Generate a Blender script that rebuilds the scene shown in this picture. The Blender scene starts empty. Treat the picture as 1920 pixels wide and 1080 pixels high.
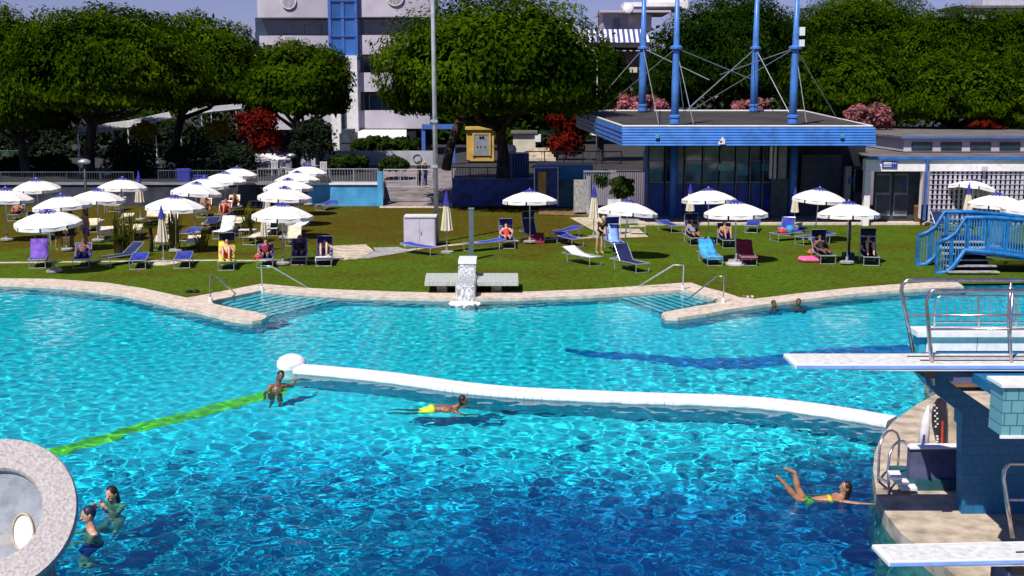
import bpy, bmesh, math, random
import numpy as np
from mathutils import Vector, Matrix
from mathutils.geometry import tessellate_polygon
from math import radians as R, sin, cos, pi, atan2, sqrt

random.seed(7)
SC = bpy.context.scene
COL = SC.collection
# ------------------------------------------------------------------ camera survey of the place
HC, FPX, PITCH = 6.8, 2200.0, math.atan(359 / 2200.0)

def ray(px, py):
    u, v = (px - 960) / FPX, (py - 540) / FPX
    return Vector((u, cos(PITCH) - v * sin(PITCH), -sin(PITCH) - v * cos(PITCH)))
def gp(px, py, z=0.1):
    d = ray(px, py); t = (z - HC) / d.z
    return Vector((d.x * t, d.y * t, z))
def at(px, py, Y):
    d = ray(px, py); t = Y / d.y
    return Vector((d.x * t, Y, HC + d.z * t))
def X(px, Y, py=300): return at(px, py, Y).x
def Z(py, Y): return at(960, py, Y).z

# ------------------------------------------------------------------ materials
def srgb(r, g, b):
    f = lambda c: c / 12.92 if c <= .04045 else ((c + .055) / 1.055) ** 2.4
    return (f(r / 255), f(g / 255), f(b / 255))
def mat(name, col, rough=.6, var=.12, scale=6, bump=0, bscale=40, metal=0, spec=.4, col2=None, stretch=None, trans=0):
    m = bpy.data.materials.new(name); m.use_nodes = True
    nt = m.node_tree; N, L = nt.nodes, nt.links
    b = N['Principled BSDF']
    b.inputs['Roughness'].default_value = rough; b.inputs['Metallic'].default_value = metal
    b.inputs['Specular IOR Level'].default_value = spec
    tc = N.new('ShaderNodeTexCoord')
    src = tc.outputs['Object']
    if stretch:
        mp = N.new('ShaderNodeMapping'); mp.inputs['Scale'].default_value = stretch
        L.new(src, mp.inputs['Vector']); src = mp.outputs['Vector']
    n = N.new('ShaderNodeTexNoise'); n.inputs['Scale'].default_value = scale; n.inputs['Detail'].default_value = 5
    L.new(src, n.inputs['Vector'])
    mx = N.new('ShaderNodeMix'); mx.data_type = 'RGBA'
    c2 = col2 or tuple(max(0, c * (1 - 2.2 * var)) for c in col)
    mx.inputs['A'].default_value = (*c2, 1)
    mx.inputs['B'].default_value = (*[min(1, c * (1 + var)) for c in col], 1)
    rp = N.new('ShaderNodeMapRange'); rp.inputs['From Min'].default_value = .3; rp.inputs['From Max'].default_value = .62
    L.new(n.outputs['Fac'], rp.inputs['Value']); L.new(rp.outputs['Result'], mx.inputs['Factor'])
    L.new(mx.outputs['Result'], b.inputs['Base Color'])
    if trans:
        b.inputs['Transmission Weight'].default_value = trans
    if bump:
        n2 = N.new('ShaderNodeTexNoise'); n2.inputs['Scale'].default_value = bscale; n2.inputs['Detail'].default_value = 4
        L.new(src, n2.inputs['Vector'])
        bp = N.new('ShaderNodeBump'); bp.inputs['Strength'].default_value = bump; bp.inputs['Distance'].default_value = .05
        L.new(n2.outputs['Fac'], bp.inputs['Height']); L.new(bp.outputs['Normal'], b.inputs['Normal'])
    return m

M = {}
def cloth_mat(name, col, f=.35):
    m = mat(name, col, .85, .04, 3, .1, 8); nt = m.node_tree; N, L = nt.nodes, nt.links; b = N['Principled BSDF']
    t = N.new('ShaderNodeBsdfTranslucent'); t.inputs['Color'].default_value = (*col, 1); mx = N.new('ShaderNodeMixShader'); mx.inputs['Fac'].default_value = f
    L.new(b.outputs[0], mx.inputs[1]); L.new(t.outputs[0], mx.inputs[2]); L.new(mx.outputs[0], N['Material Output'].inputs['Surface']); return m
M['parasol'] = cloth_mat('parasol_canvas', (.93, .90, .86), .14)
M['parasol_cream'] = mat('parasol_cream', (.72, .66, .52), .85, .1, 5, .2, 14, stretch=(3, 3, .4))
M['blue_cloth'] = mat('blue_cloth', (.035, .04, .36), .8, .2, 6)
M['blue_sling'] = mat('blue_sling', (.03, .045, .33), .7, .25, 4)
M['bright_sling'] = mat('bright_sling', (.03, .06, .5), .7, .25, 4)
M['navy_sling'] = mat('navy_sling', (.012, .02, .09), .7, .25, 4)
M['white_sling'] = mat('white_sling', (.75, .73, .76), .7, .1, 5)
M['beige_sling'] = mat('beige_sling', (.74, .64, .44), .7, .15, 5)
M['orange_sling'] = mat('orange_sling', (.45, .15, .04), .7, .15, 5)
M['red_sling'] = mat('red_sling', (.4, .04, .04), .7, .15, 5)
M['alu'] = mat('aluminium_tube', (.62, .66, .72), .35, .1, 8, metal=.6)
M['steel'] = mat('stainless_tube', (.55, .5, .52), .22, .12, 10, metal=.9)
M['pole'] = mat('pole_paint', (.35, .42, .45), .4, .1, 4, metal=.2)
M['darkpole'] = mat('dark_pole', (.04, .045, .05), .5, .2, 5)
M['concrete'] = mat('concrete', (.36, .35, .33), .9, .2, 5, .3, 30)
M['stonepav'] = mat('stone_paving', (.55, .46, .34), .9, .2, 3, .3, 12)
M['coping'] = mat('coping_stone', (.64, .53, .43), .8, .14, 5, .3, 40)
M['deck'] = mat('deck_stone', (.50, .41, .31), .8, .2, 3, .3, 20)
M['asphalt'] = mat('asphalt', (.035, .033, .033), .9, .25, 1.5, .3, 30)
M['white'] = mat('white_paint', (.78, .76, .76), .5, .06, 3)
M['whitewall'] = mat('white_render', (.50, .46, .53), .8, .07, .5, .1, 10)
M['offwhite'] = mat('offwhite_render', (.62, .56, .45), .8, .1, 1)
M['cabinet'] = mat('cabinet_grey', (.55, .53, .62), .5, .06, 2)
M['blue_paint'] = mat('blue_paint', (.04, .17, .52), .4, .12, 2, .05, 10)
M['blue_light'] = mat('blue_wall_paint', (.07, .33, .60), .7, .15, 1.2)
M['blue_mast'] = mat('blue_mast_paint', (.07, .21, .58), .35, .1, 3)
M['blue_bridge'] = mat('blue_bridge_paint', (.012, .16, .45), .45, .18, 4)
M['gripwhite'] = mat('board_grip', (.74, .74, .72), .9, .10, 9, .5, 90)
M['glassmid'] = mat('entrance_glass', (.035, .10, .16), .07, .45, .9, spec=1.0)
M['panelblue'] = mat('glass_front_panel', (.02, .075, .40), .35, .2, 2)
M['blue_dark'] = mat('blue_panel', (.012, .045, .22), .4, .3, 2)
M['bluetrim'] = mat('blue_trim', (.06, .14, .45), .5, .1, 2)
M['roofgrey'] = mat('roof_bitumen', (.042, .037, .032), .9, .3, .6, .3, 8, col2=(.03, .028, .027))
M['roofgrey2'] = mat('roof_grey', (.15, .135, .13), .9, .2, .8, .2, 8)
M['purple_conc'] = mat('grey_blue_concrete', (.09, .10, .19), .8, .2, 3, .2, 20)
M['terrazzo'] = mat('speckled_terrazzo', (.47, .42, .41), .7, .16, 26, .25, 60)
M['greydish'] = mat('grey_dish', (.27, .29, .33), .7, .12, 7, .2, 40)
M['boardwhite'] = mat('board_white', (.86, .85, .85), .55, .03, 5, .1, 60)
M['boardblue'] = mat('board_edge_blue', (.25, .42, .85), .4, .08, 4)
M['wood'] = mat('bench_wood', (.16, .095, .05), .7, .3, 4, .2, 12, stretch=(.6, 4, 4))
M['brown'] = mat('brown_bin', (.10, .05, .03), .7, .2, 4)
M['trunk'] = mat('pine_bark', (.05, .038, .032), .95, .4, 3, .6, 8, stretch=(1, 1, .35))
M['black'] = mat('black_rubber', (.012, .012, .014), .6, .2, 6)
M['ochre'] = mat('ochre_paint', (.55, .36, .08), .7, .12, 1.5)
M['doorgrey'] = mat('door_grey', (.24, .25, .29), .5, .1, 2)
M['doordark'] = mat('door_dark', (.05, .065, .085), .5, .2, 2)
M['void'] = mat('dark_interior', (.012, .014, .022), .6, .3, 2)
M['glassdark'] = mat('dark_window', (.022, .045, .075), .06, .3, .5, spec=.9)
M['glasscyan'] = mat('cyan_window', (.07, .33, .42), .12, .2, 1.5, spec=.6)
M['glassblue'] = mat('blue_glass', (.03, .13, .40), .15, .18, .35, spec=.6, stretch=(1, 1, .5))
M['rose'] = mat('maroon_towel', (.20, .012, .04), .9, .2, 5, .3, 12)
M['lightblue_towel'] = mat('lightblue_towel', (.05, .35, .72), .9, .25, 4, .3, 12)
M['purple_towel'] = mat('purple_towel', (.20, .10, .50), .9, .2, 4, .3, 12)
M['red'] = mat('red_plastic', (.65, .03, .02), .5, .1, 5)
M['orange'] = mat('orange_plastic', (.8, .16, .02), .5, .1, 5)
M['pink'] = mat('pink_vinyl', (.85, .13, .33), .35, .1, 6)
M['yellow'] = mat('yellow_cloth', (.75, .62, .05), .8, .15, 6)
M['lime'] = mat('lime_cloth', (.55, .75, .03), .7, .15, 8)
M['ropegreen'] = mat('lane_float_green', (.28, .62, .03), .45, .3, 14, col2=(.10, .38, .03))
M['skin'] = mat('tanned_skin', (.42, .20, .11), .38, .14, 7)
M['skin_pale'] = mat('pale_skin', (.60, .34, .22), .38, .14, 7)
M['skin_dark'] = mat('brown_skin', (.22, .10, .055), .38, .14, 7)
M['hair'] = mat('dark_hair', (.018, .012, .012), .5, .3, 30)
M['hair_brown'] = mat('brown_hair', (.07, .03, .015), .5, .3, 30)
M['hair_grey'] = mat('grey_hair', (.45, .42, .38), .6, .2, 30)
M['blackcloth'] = mat('black_cloth', (.015, .015, .02), .8, .2, 8)
M['darkcap'] = mat('navy_cap', (.012, .02, .05), .5, .2, 8)
M['redcloth'] = mat('red_cloth', (.5, .05, .03), .8, .15, 8)
M['bluesuit'] = mat('blue_suit', (.02, .05, .3), .7, .15, 8)
M['foam'] = mat('foam_white', (.85, .88, .9), .6, .05, 12, .3, 30)
M['greenfence'] = mat('green_fence', (.02, .10, .03), .6, .2, 4)
M['tilewhite'] = mat('wall_tile_white', (.90, .87, .87), .35, .06, 5, .1, 20)
M['signblue'] = mat('sign_blue', (.03, .07, .36), .4, .1, 4)

def tile_mat(name, c1, c2, mortar, sx, sy, rough=.4):
    m = bpy.data.materials.new(name); m.use_nodes = True
    nt = m.node_tree; N, L = nt.nodes, nt.links; b = N['Principled BSDF']; b.inputs['Roughness'].default_value = rough
    tc = N.new('ShaderNodeTexCoord'); mp = N.new('ShaderNodeMapping'); mp.inputs['Rotation'].default_value = (pi / 2, 0, 0)
    L.new(tc.outputs['Object'], mp.inputs['Vector'])
    t = N.new('ShaderNodeTexBrick'); t.inputs['Color1'].default_value = (*c1, 1); t.inputs['Color2'].default_value = (*c2, 1)
    t.inputs['Mortar'].default_value = (*mortar, 1); t.inputs['Scale'].default_value = 1
    t.inputs['Brick Width'].default_value = sx; t.inputs['Row Height'].default_value = sy; t.inputs['Mortar Size'].default_value = .008
    L.new(mp.outputs['Vector'], t.inputs['Vector']); L.new(t.outputs['Color'], b.inputs['Base Color'])
    return m
M['tealtile'] = tile_mat('pale_teal_tile', (.17, .38, .42), (.14, .34, .40), (.04, .13, .17), .17, .17)
M['teal_dark'] = tile_mat('teal_tower_tile', (.010, .15, .32), (.007, .125, .28), (.005, .095, .21), .16, .16, .5)
M['limeline'] = mat('lime_floor_paint', (.70, .95, .02), .6, .2, 3)
M['slabgrey'] = mat('fountain_slab', (.46, .49, .45), .7, .12, 4, .2, 20, stretch=(6, 1, 1))
M['stripe'] = bpy.data.materials.new('awning_stripe'); M['stripe'].use_nodes = True
def stripes(m, c1, c2, scale):
    nt = m.node_tree; N, L = nt.nodes, nt.links; b = N['Principled BSDF']; b.inputs['Roughness'].default_value = .8
    tc = N.new('ShaderNodeTexCoord'); w = N.new('ShaderNodeTexWave'); w.wave_profile = 'SIN'; w.inputs['Scale'].default_value = scale
    r = N.new('ShaderNodeValToRGB'); r.color_ramp.interpolation = 'CONSTANT'
    r.color_ramp.elements[0].color = (*c1, 1); r.color_ramp.elements[1].position = .5; r.color_ramp.elements[1].color = (*c2, 1)
    L.new(tc.outputs['Object'], w.inputs['Vector']); L.new(w.outputs['Fac'], r.inputs['Fac']); L.new(r.outputs['Color'], b.inputs['Base Color'])
stripes(M['stripe'], (.8, .78, .8), (.06, .07, .25), .55)

# lawn: greener near the pool, dry and brownish further back, mottled
def lawn_mat():
    m = bpy.data.materials.new('lawn_grass'); m.use_nodes = True
    nt = m.node_tree; N, L = nt.nodes, nt.links; b = N['Principled BSDF']
    b.inputs['Roughness'].default_value = .95; b.inputs['Specular IOR Level'].default_value = .02
    tc = N.new('ShaderNodeTexCoord'); sep = N.new('ShaderNodeSeparateXYZ'); L.new(tc.outputs['Object'], sep.inputs[0])
    def noise(sc, det=6):
        n = N.new('ShaderNodeTexNoise'); n.inputs['Scale'].default_value = sc; n.inputs['Detail'].default_value = det
        L.new(tc.outputs['Object'], n.inputs['Vector']); return n.outputs['Fac']
    # dryness: distance from pool, more on the left side of the garden
    mr = N.new('ShaderNodeMapRange'); mr.inputs['From Min'].default_value = 46; mr.inputs['From Max'].default_value = 58; L.new(sep.outputs['Y'], mr.inputs['Value'])
    mr2 = N.new('ShaderNodeMapRange'); mr2.inputs['From Min'].default_value = 6; mr2.inputs['From Max'].default_value = 2; L.new(sep.outputs['X'], mr2.inputs['Value'])
    mu = N.new('ShaderNodeMath'); mu.operation = 'MULTIPLY'; L.new(mr.outputs[0], mu.inputs[0]); L.new(mr2.outputs[0], mu.inputs[1])
    nr = N.new('ShaderNodeMapRange'); nr.inputs['From Min'].default_value = .35; nr.inputs['From Max'].default_value = .65; L.new(noise(.35), nr.inputs['Value'])
    nr.inputs['To Min'].default_value = -.42; nr.inputs['To Max'].default_value = .62
    ad = N.new('ShaderNodeMath'); ad.operation = 'ADD'; ad.use_clamp = True; L.new(mu.outputs[0], ad.inputs[0]); L.new(nr.outputs[0], ad.inputs[1])
    a = N.new('ShaderNodeMix'); a.data_type = 'RGBA'; a.inputs['A'].default_value = (.078, .130, .010, 1); a.inputs['B'].default_value = (.088, .070, .008, 1)
    L.new(ad.outputs[0], a.inputs['Factor'])
    v = N.new('ShaderNodeMix'); v.data_type = 'RGBA'; v.blend_type = 'MULTIPLY'; v.inputs['Factor'].default_value = 1
    f = N.new('ShaderNodeMapRange'); f.inputs['From Min'].default_value = .3; f.inputs['From Max'].default_value = .7; f.inputs['To Min'].default_value = .55; f.inputs['To Max'].default_value = 1.3
    L.new(noise(7, 8), f.inputs['Value']); L.new(a.outputs['Result'], v.inputs['A']); L.new(f.outputs[0], v.inputs['B'])
    L.new(v.outputs['Result'], b.inputs['Base Color'])
    bp = N.new('ShaderNodeBump'); bp.inputs['Strength'].default_value = .6; bp.inputs['Distance'].default_value = .06
    L.new(noise(18, 4), bp.inputs['Height']); L.new(bp.outputs['Normal'], b.inputs['Normal'])
    return m
M['lawn'] = lawn_mat()

def pool_mat():
    # pool floor paint: pale aqua tiles in the shallow parts, deep blue paint in the diving pit
    m = bpy.data.materials.new('pool_floor_paint'); m.use_nodes = True
    nt = m.node_tree; N, L = nt.nodes, nt.links; b = N['Principled BSDF']; b.inputs['Roughness'].default_value = .6
    tc = N.new('ShaderNodeTexCoord'); sep = N.new('ShaderNodeSeparateXYZ'); L.new(tc.outputs['Object'], sep.inputs[0])
    n = N.new('ShaderNodeTexNoise'); n.inputs['Scale'].default_value = .5; n.inputs['Detail'].default_value = 3; L.new(tc.outputs['Object'], n.inputs['Vector'])
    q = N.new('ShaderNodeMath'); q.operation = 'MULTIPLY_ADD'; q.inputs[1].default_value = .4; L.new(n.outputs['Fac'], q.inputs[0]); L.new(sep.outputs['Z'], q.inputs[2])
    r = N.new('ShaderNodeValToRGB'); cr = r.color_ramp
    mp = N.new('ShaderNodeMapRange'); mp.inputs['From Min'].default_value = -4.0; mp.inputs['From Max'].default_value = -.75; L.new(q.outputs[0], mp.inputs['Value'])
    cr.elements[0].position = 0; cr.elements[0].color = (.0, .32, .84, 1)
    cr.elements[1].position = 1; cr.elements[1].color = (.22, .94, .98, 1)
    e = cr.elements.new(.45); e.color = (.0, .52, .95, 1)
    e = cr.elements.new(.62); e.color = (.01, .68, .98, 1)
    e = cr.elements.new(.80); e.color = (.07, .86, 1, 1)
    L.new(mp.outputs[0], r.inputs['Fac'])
    t = N.new('ShaderNodeTexBrick'); t.offset = 0; t.inputs['Scale'].default_value = 1; t.inputs['Brick Width'].default_value = .5; t.inputs['Row Height'].default_value = .5
    t.inputs['Mortar Size'].default_value = .012; t.inputs['Color1'].default_value = (1, 1, 1, 1); t.inputs['Color2'].default_value = (.9, .93, .95, 1); t.inputs['Mortar'].default_value = (.75, .8, .85, 1)
    L.new(tc.outputs['Object'], t.inputs['Vector'])
    v = N.new('ShaderNodeMix'); v.data_type = 'RGBA'; v.blend_type = 'MULTIPLY'; v.inputs['Factor'].default_value = 1
    L.new(r.outputs['Color'], v.inputs['A']); L.new(t.outputs['Color'], v.inputs['B']); L.new(v.outputs['Result'], b.inputs['Base Color'])
    return m
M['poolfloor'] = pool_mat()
M['poolwall'] = mat('pool_wall_paint', (.04, .36, .48), .6, .1, 2)
M['floorline'] = mat('pool_line_blue', (.005, .24, .60), .6, .1, 2)
M['steptread'] = mat('step_tread', (.72, .84, .95), .6, .08, 3)
M['stepnose'] = mat('step_nosing', (.01, .04, .12), .5, .1, 3)

def water_mat():
    m = bpy.data.materials.new('pool_water'); m.use_nodes = True
    nt = m.node_tree; N, L = nt.nodes, nt.links; N.remove(N['Principled BSDF']); out = N['Material Output']
    fr = N.new('ShaderNodeFresnel'); fr.inputs['IOR'].default_value = 1.33
    gl = N.new('ShaderNodeBsdfGlossy'); gl.inputs['Roughness'].default_value = .05
    tr = N.new('ShaderNodeBsdfRefraction'); tr.inputs['Color'].default_value = (.40, .97, 1, 1); tr.inputs['IOR'].default_value = 1.33; tr.inputs['Roughness'].default_value = 0
    mx = N.new('ShaderNodeMixShader'); L.new(fr.outputs[0], mx.inputs['Fac']); L.new(tr.outputs[0], mx.inputs[1]); L.new(gl.outputs[0], mx.inputs[2])
    L.new(mx.outputs[0], out.inputs['Surface'])
    return m
M['water'] = water_mat()

def veil_mat():
    m = bpy.data.materials.new('falling_water'); m.use_nodes = True
    nt = m.node_tree; N, L = nt.nodes, nt.links; out = N['Material Output']; b = N['Principled BSDF']
    b.inputs['Base Color'].default_value = (.8, .85, .88, 1); b.inputs['Roughness'].default_value = .15
    tr = N.new('ShaderNodeBsdfTransparent'); tc = N.new('ShaderNodeTexCoord'); mp = N.new('ShaderNodeMapping'); mp.inputs['Scale'].default_value = (14, 14, 1.5)
    n = N.new('ShaderNodeTexNoise'); n.inputs['Scale'].default_value = 1.2; n.inputs['Detail'].default_value = 6
    L.new(tc.outputs['Object'], mp.inputs['Vector']); L.new(mp.outputs['Vector'], n.inputs['Vector'])
    r = N.new('ShaderNodeMapRange'); r.inputs['From Min'].default_value = .42; r.inputs['From Max'].default_value = .66; r.inputs['To Min'].default_value = .12; r.inputs['To Max'].default_value = .85
    L.new(n.outputs['Fac'], r.inputs['Value']); mx = N.new('ShaderNodeMixShader'); L.new(r.outputs[0], mx.inputs['Fac'])
    L.new(tr.outputs[0], mx.inputs[1]); L.new(b.outputs[0], mx.inputs[2]); L.new(mx.outputs[0], out.inputs['Surface'])
    return m
M['veil'] = veil_mat()

def leaf_mat(name, dark, light, transl=.25):
    m = bpy.data.materials.new(name); m.use_nodes = True
    nt = m.node_tree; N, L = nt.nodes, nt.links; N.remove(N['Principled BSDF']); out = N['Material Output']
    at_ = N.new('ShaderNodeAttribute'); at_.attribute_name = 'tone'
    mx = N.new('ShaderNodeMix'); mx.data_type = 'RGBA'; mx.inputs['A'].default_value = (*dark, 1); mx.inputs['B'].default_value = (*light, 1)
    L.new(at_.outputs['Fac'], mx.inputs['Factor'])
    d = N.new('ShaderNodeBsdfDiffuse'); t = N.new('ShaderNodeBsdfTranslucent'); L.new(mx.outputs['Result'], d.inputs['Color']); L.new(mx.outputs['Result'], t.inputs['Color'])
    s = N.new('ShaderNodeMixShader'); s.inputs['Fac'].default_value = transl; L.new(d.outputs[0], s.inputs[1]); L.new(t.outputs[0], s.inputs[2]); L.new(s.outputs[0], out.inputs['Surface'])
    return m
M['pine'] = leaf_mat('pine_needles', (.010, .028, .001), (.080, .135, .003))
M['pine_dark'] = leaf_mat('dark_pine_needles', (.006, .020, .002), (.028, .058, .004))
M['hedge'] = leaf_mat('hedge_leaves', (.012, .03, .006), (.04, .075, .012))
M['darkleaf'] = leaf_mat('added_backdrop_leaves', (.008, .014, .010), (.025, .04, .02))
M['redleaf'] = leaf_mat('red_leaves', (.05, .005, .004), (.20, .016, .008))
M['pinkleaf'] = leaf_mat('oleander_bloom', (.05, .06, .03), (.62, .20, .24))
M['yellowleaf'] = leaf_mat('yellow_green_leaves', (.09, .09, .006), (.30, .26, .012))
M['reed'] = leaf_mat('reed_leaves', (.05, .06, .008), (.22, .20, .03))

# ------------------------------------------------------------------ mesh helper
class MB:
    def __init__(s): s.v = []; s.f = []
    def add(s, vs, fs):
        o = len(s.v); s.v += [tuple(p) for p in vs]; s.f += [tuple(i + o for i in f) for f in fs]; return s
    def box(s, c, d, rz=0, rx=0, ry=0):
        m = Matrix.Rotation(rz, 3, 'Z') @ Matrix.Rotation(ry, 3, 'Y') @ Matrix.Rotation(rx, 3, 'X')
        vs = [Vector(c) + m @ Vector((x * d[0] / 2, y * d[1] / 2, z * d[2] / 2)) for z in (-1, 1) for y in (-1, 1) for x in (-1, 1)]
        return s.add(vs, [(0, 2, 3, 1), (4, 5, 7, 6), (0, 1, 5, 4), (2, 6, 7, 3), (0, 4, 6, 2), (1, 3, 7, 5)])
    def lohi(s, a, b):
        return s.box([(a[i] + b[i]) / 2 for i in range(3)], [abs(b[i] - a[i]) for i in range(3)])
    def tube(s, pts, r, n=8, caps=True):
        pts = [Vector(p) for p in pts]; rr = r if isinstance(r, (list, tuple)) else [r] * len(pts)
        vs = []; prev = None
        for i, p in enumerate(pts):
            t = (pts[min(i + 1, len(pts) - 1)] - pts[max(i - 1, 0)]).normalized()
            if prev is None: a = t.orthogonal().normalized()
            else:
                a = prev - t * prev.dot(t); a = a.normalized() if a.length > 1e-5 else t.orthogonal().normalized()
            prev = a; b = t.cross(a)
            vs += [p + (a * cos(2 * pi * k / n) + b * sin(2 * pi * k / n)) * rr[i] for k in range(n)]
        fs = [(i * n + k, i * n + (k + 1) % n, (i + 1) * n + (k + 1) % n, (i + 1) * n + k) for i in range(len(pts) - 1) for k in range(n)]
        if caps: fs += [tuple(range(n))[::-1], tuple((len(pts) - 1) * n + k for k in range(n))]
        return s.add(vs, fs)
    def lathe(s, prof, n=24, c=(0, 0, 0), M3=None, capb=True, capt=True):
        vs = []
        for r, z in prof: vs += [Vector((r * cos(2 * pi * k / n), r * sin(2 * pi * k / n), z)) for k in range(n)]
        if M3: vs = [M3 @ v for v in vs]
        vs = [v + Vector(c) for v in vs]
        fs = [(i * n + k, i * n + (k + 1) % n, (i + 1) * n + (k + 1) % n, (i + 1) * n + k) for i in range(len(prof) - 1) for k in range(n)]
        if capb: fs.append(tuple(range(n))[::-1])
        if capt: fs.append(tuple((len(prof) - 1) * n + k for k in range(n)))
        return s.add(vs, fs)
    def ell(s, c, rad, M3=None, n=14, m=9):
        prof = [(max(1e-4, sin(pi * i / m)), -cos(pi * i / m)) for i in range(m + 1)]
        S = Matrix.Diagonal(Vector(rad)); 
        return s.lathe(prof, n, c, (M3 @ S) if M3 else S)
    def cap(s, a, b, ra, rb, n=10):
        a, b = Vector(a), Vector(b); d = b - a; L_ = max(d.length, 1e-4)
        q = Vector((0, 0, 1)).rotation_difference(d).to_matrix()
        prof = [(max(1e-4, ra * sin(t)), -ra * cos(t)) for t in (0, pi / 6, pi / 3, pi / 2)] + [(max(1e-4, rb * cos(t)), L_ + rb * sin(t)) for t in (0, pi / 6, pi / 3, pi / 2)]
        return s.lathe(prof, n, a, q)
    def prism(s, poly, z0, z1, holes=()):
        loops = [[Vector((p[0], p[1], 0)) for p in poly]] + [[Vector((p[0], p[1], 0)) for p in h] for h in holes]
        flat = [p for l in loops for p in l]; tr = tessellate_polygon(loops); n = len(flat)
        fs = []
        for a, b, c in tr:
            if (flat[b] - flat[a]).cross(flat[c] - flat[a]).z < 0: b, c = c, b
            fs.append((a + n, b + n, c + n))
            if z0 is not None: fs.append((c, b, a))
        vs = [(p.x, p.y, z0 if z0 is not None else z1) for p in flat] + [(p.x, p.y, z1) for p in flat]
        if z0 is not None:
            o = 0
            for l in loops:
                k = len(l); ar = sum(l[i].x * l[(i + 1) % k].y - l[(i + 1) % k].x * l[i].y for i in range(k))
                for i in range(k):
                    a, b = o + i, o + (i + 1) % k
                    fs.append((a, b, b + n, a + n) if (ar > 0) == (l is loops[0]) else (b, a, a + n, b + n))
                o += k
        return s.add(vs, fs)
    def build(s, name, m, parent=None, smooth=False, world=True):
        me = bpy.data.meshes.new(name)
        off = Vector(parent_world(parent)) if (parent and world) else Vector((0, 0, 0))
        me.from_pydata([tuple(Vector(p) - off) for p in s.v], [], s.f); me.update()
        if smooth:
            for p in me.polygons: p.use_smooth = True
        if m: me.materials.append(m if not isinstance(m, str) else M[m])
        o = bpy.data.objects.new(name, me); COL.objects.link(o); o.parent = parent
        return o
def parent_world(p):
    v = Vector((0, 0, 0))
    while p: v += p.location; p = p.parent
    return v
def tag(o, label=None, cat=None, group=None, kind=None):
    if label: o['label'] = label
    if cat: o['category'] = cat
    if group: o['group'] = group
    if kind: o['kind'] = kind
    return o
def thing(name, loc, label, cat, group=None, rz=0):
    o = bpy.data.objects.new(name, None); COL.objects.link(o); o.location = loc; o.rotation_euler = (0, 0, rz); o.empty_display_size = .3
    return tag(o, label, cat, group)
KIDS = {}
def copy_tree(o, parent=None):
    c = o.copy(); COL.objects.link(c); c.parent = parent
    for ch in [x for x in bpy.data.objects if x.parent == o]: copy_tree(ch, c)
    return c
def struct(mb, name, m, smooth=False): return tag(mb.build(name, m, smooth=smooth), kind='structure')
# ================================================================== THE SETTING
def W(pts, z): return [gp(x, y, z) for x, y in pts]
ZC = .15
inner_px = [(-80, 533), (0, 532), (83, 535), (160, 541.7), (233, 551.7), (300, 566.7), (367, 581.7), (433, 598), (455, 601), (473, 601.7), (490, 599.5), (498, 596), (501, 591), (482, 585), (440, 577.5), (400, 569),
            (396, 564), (440, 555), (492, 544), (545, 548), (599, 551.5), (660, 555), (740, 558), (853, 560), (973, 559), (1107, 554), (1173, 550), (1213, 548), (1276, 543.5), (1286, 544),
            (1320, 554), (1351, 563), (1343, 568), (1290, 576.5), (1244, 585), (1239.5, 590), (1248, 594.5), (1271, 595.5), (1322, 588.6), (1373, 579), (1416, 573), (1500, 562), (1600, 551), (1700, 543), (1807, 537), (1797, 530)]
inner = [Vector((-30, 43, 0))] + W(inner_px, ZC)
pool_poly = [Vector(p) for p in inner] + W([(1920, 528.5), (2300, 528.5)], ZC) + [Vector((34, 41, 0)), Vector((34, 7, 0)), Vector((-30, 7, 0))]
outer_px = [(-80, 521), (0, 521.7), (100, 522.7), (200, 530), (267, 540), (320, 551.5), (350, 558), (390, 551), (420, 545.2), (490, 531.7), (584, 540), (640, 543), (757, 547), (847, 548.5), (973, 547), (1107, 542), (1190, 536.5),
            (1280, 530), (1296, 529.6), (1316, 537), (1356, 547), (1386, 557), (1416, 560), (1500, 549.5), (1600, 539), (1683, 532.5), (1767, 527.5), (1795, 527)]
outer = [Vector((-30, 46, 0))] + W(outer_px, ZC)

big = [(-900, -40), (900, -40), (900, 73.2), (-900, 73.2)]
struct(MB().prism(big, None, .1, [[(p.x, p.y) for p in pool_poly]]), 'lawn', 'lawn')
struct(MB().prism([(-900, 73), (4.1, 73), (4.1, 86), (900, 86), (900, 2500), (-900, 2500)], None, 1.5, [[(X(714, 73), 73.2), (X(848, 73), 73.2), (X(854, 88), 88.5), (X(714, 88), 88.5)]]), 'street_ground', 'asphalt')
struct(MB().prism([(p.x, p.y) for p in outer[::-1]] + [(p.x, p.y) for p in inner], -.03, ZC), 'pool_coping', 'coping')

# pool shell: floor with a shallow far side, a deeper near side behind the divider, a diving pit
div_px = [(560, 690), (650, 697.5), (760, 710), (860, 724), (973, 734.5), (1100, 740.5), (1230, 745.5), (1350, 749), (1450, 756), (1560, 770), (1672, 789)]
div = [gp(x, y, .12) for x, y in div_px]
def gpr(px, py, z):
    p = gp(px, py, 0.0); d = ray(px, py).normalized(); n = Vector((0, 0, 1)); eta = 1 / 1.33; c = -d.dot(n); q = d * eta + n * (eta * c - sqrt(1 - eta * eta * (1 - c * c)))
    return p + q * ((z - p.z) / q.z)
pit = [gpr(x, y, -2.4) for x, y in [(790, 1085), (850, 1015), (915, 960), (985, 930), (1090, 925), (1180, 934), (1260, 925), (1340, 940), (1430, 935), (1500, 905), (1560, 880), (1660, 880), (1900, 900), (2100, 1085)]]
def seg_d(p, a, b):
    ab = b - a; t = max(0, min(1, (p - a).dot(ab) / ab.length_squared)); return (a + ab * t - p).length
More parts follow.
